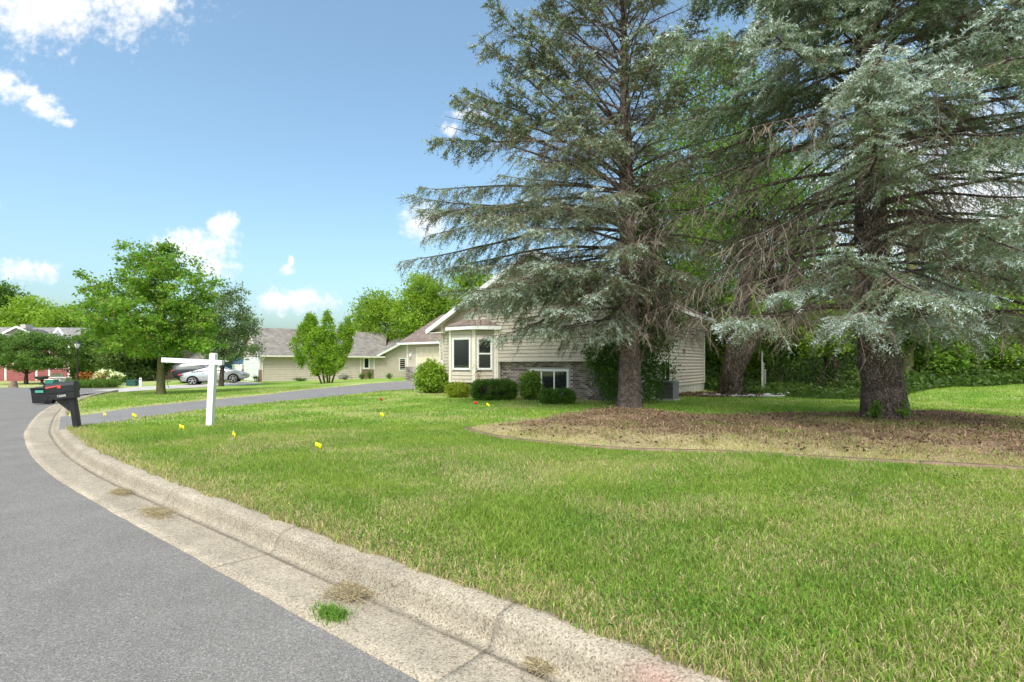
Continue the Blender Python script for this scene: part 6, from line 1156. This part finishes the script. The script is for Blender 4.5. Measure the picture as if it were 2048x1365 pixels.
    for i in range(9):
        a = -2.4 + i * .33; r = rng.uniform(.85, 1.15); p = (2.0 * math.cos(a) * r, .85 * math.sin(a) * r - .2); m = MB(); pts = unit(rng.normal(0, 1, (14, 3))) * rng.uniform(.08, .17); import bmesh as _b; bm = _b.new(); [bm.verts.new(q * np.array([1.3, 1, .7])) for q in pts]; _b.ops.convex_hull(bm, input=bm.verts); me = bpy.data.meshes.new('rock'); bm.to_mesh(me); bm.free(); me.materials.append(M['stone']); rk = bpy.data.objects.new('stone', me); COL.objects.link(rk); rk.parent = o; rk.location = (p[0], p[1], .06)
    n = 2600; x = rng.uniform(6.2, 11.2, n); y = rng.uniform(19.6, 23.2, n); kx = ((x - 8.6) / 2.6) ** 2 + ((y - 21.4) / 1.5) ** 2 < 1; x, y = x[kx], y[kx]; n = len(x); V, F = leaf_quads(np.stack([x, y, zg(x, y) + .03 + rng.random(n) * .06], 1), rng.uniform(.08, .15, n), rng, 1.5, .6); c = np.array([.17, .12, .085]) * rng.uniform(.5, 1.6, (n, 1)); o = link('leaf_litter', np_mesh('leaf_litter', V, F, np.repeat(c, 4, 0)), M['dull']); tag(o, 'dry brown leaf litter beside the house wall and forked tree', 'litter', kind='stuff')
    # clumps in the gutter
    for i, (px, py, wx, wy, l, green) in enumerate(((700, 1187, .16, .09, 'matted clump of dry grass in the gutter near the kerb crack', 0), (662, 1232, .12, .05, 'tuft of green grass growing from the gutter joint', 1), (315, 1027, .26, .07, 'flat patch of dry grass clippings in the gutter', 0), (243, 985, .16, .05, 'small dry clipping heap in the gutter, farther up the kerb', 0), (1085, 1330, .07, .05, 'little dry tuft by the red mark on the kerb', 0))):
        u, v = (px - CX) / F_PX, (py - HY) / F_PX; d = CAM_Z / v; x0, y0 = u * d, d; n = 700; r = rng.normal(0, .5, (n, 2)); tdir = np.array([-.8, .6]); nd = np.array([.6, .8]); p = np.array([x0, y0]) + r[:, :1] * tdir * wx + r[:, 1:] * nd * wy * 1.4; o = empty('grass_clump', (x0, y0, 0), label=l, cat='grass clump', group='dry clumps in the gutter' if not green else None); x, y = p[:, 0] - x0, p[:, 1] - y0
        if green: V, F, C = blades(x, y, np.zeros(n), rng.uniform(.02, .07, n), np.full(n, .005), np.array([.17, .31, .05]) * rng.uniform(.6, 1.4, (n, 1)), rng.uniform(.4, 1, n), rng); me = np_mesh('blades', V, F, C)
        else:
            a = rng.uniform(0, 6.28, n); l_ = rng.uniform(.03, .08, n); dd = np.stack([np.cos(a) * l_, np.sin(a) * l_, rng.normal(0, .2, n) * l_], 1); q = np.stack([x, y, rng.uniform(.0, .022, n) * np.exp(-(r ** 2).sum(1))], 1) + np.array([0, 0, .008]); s1, F = sticks_np(q - dd / 2, q + dd / 2, .0018, .001, 3); me = np_mesh('straw', s1, F, np.repeat(np.array([.66, .56, .38]) * rng.uniform(.5, 1.2, (n, 1)), 6, 0))
        tag(link('blades' if green else 'straw', me, M['grass'], o), kind='stuff')
flowers()
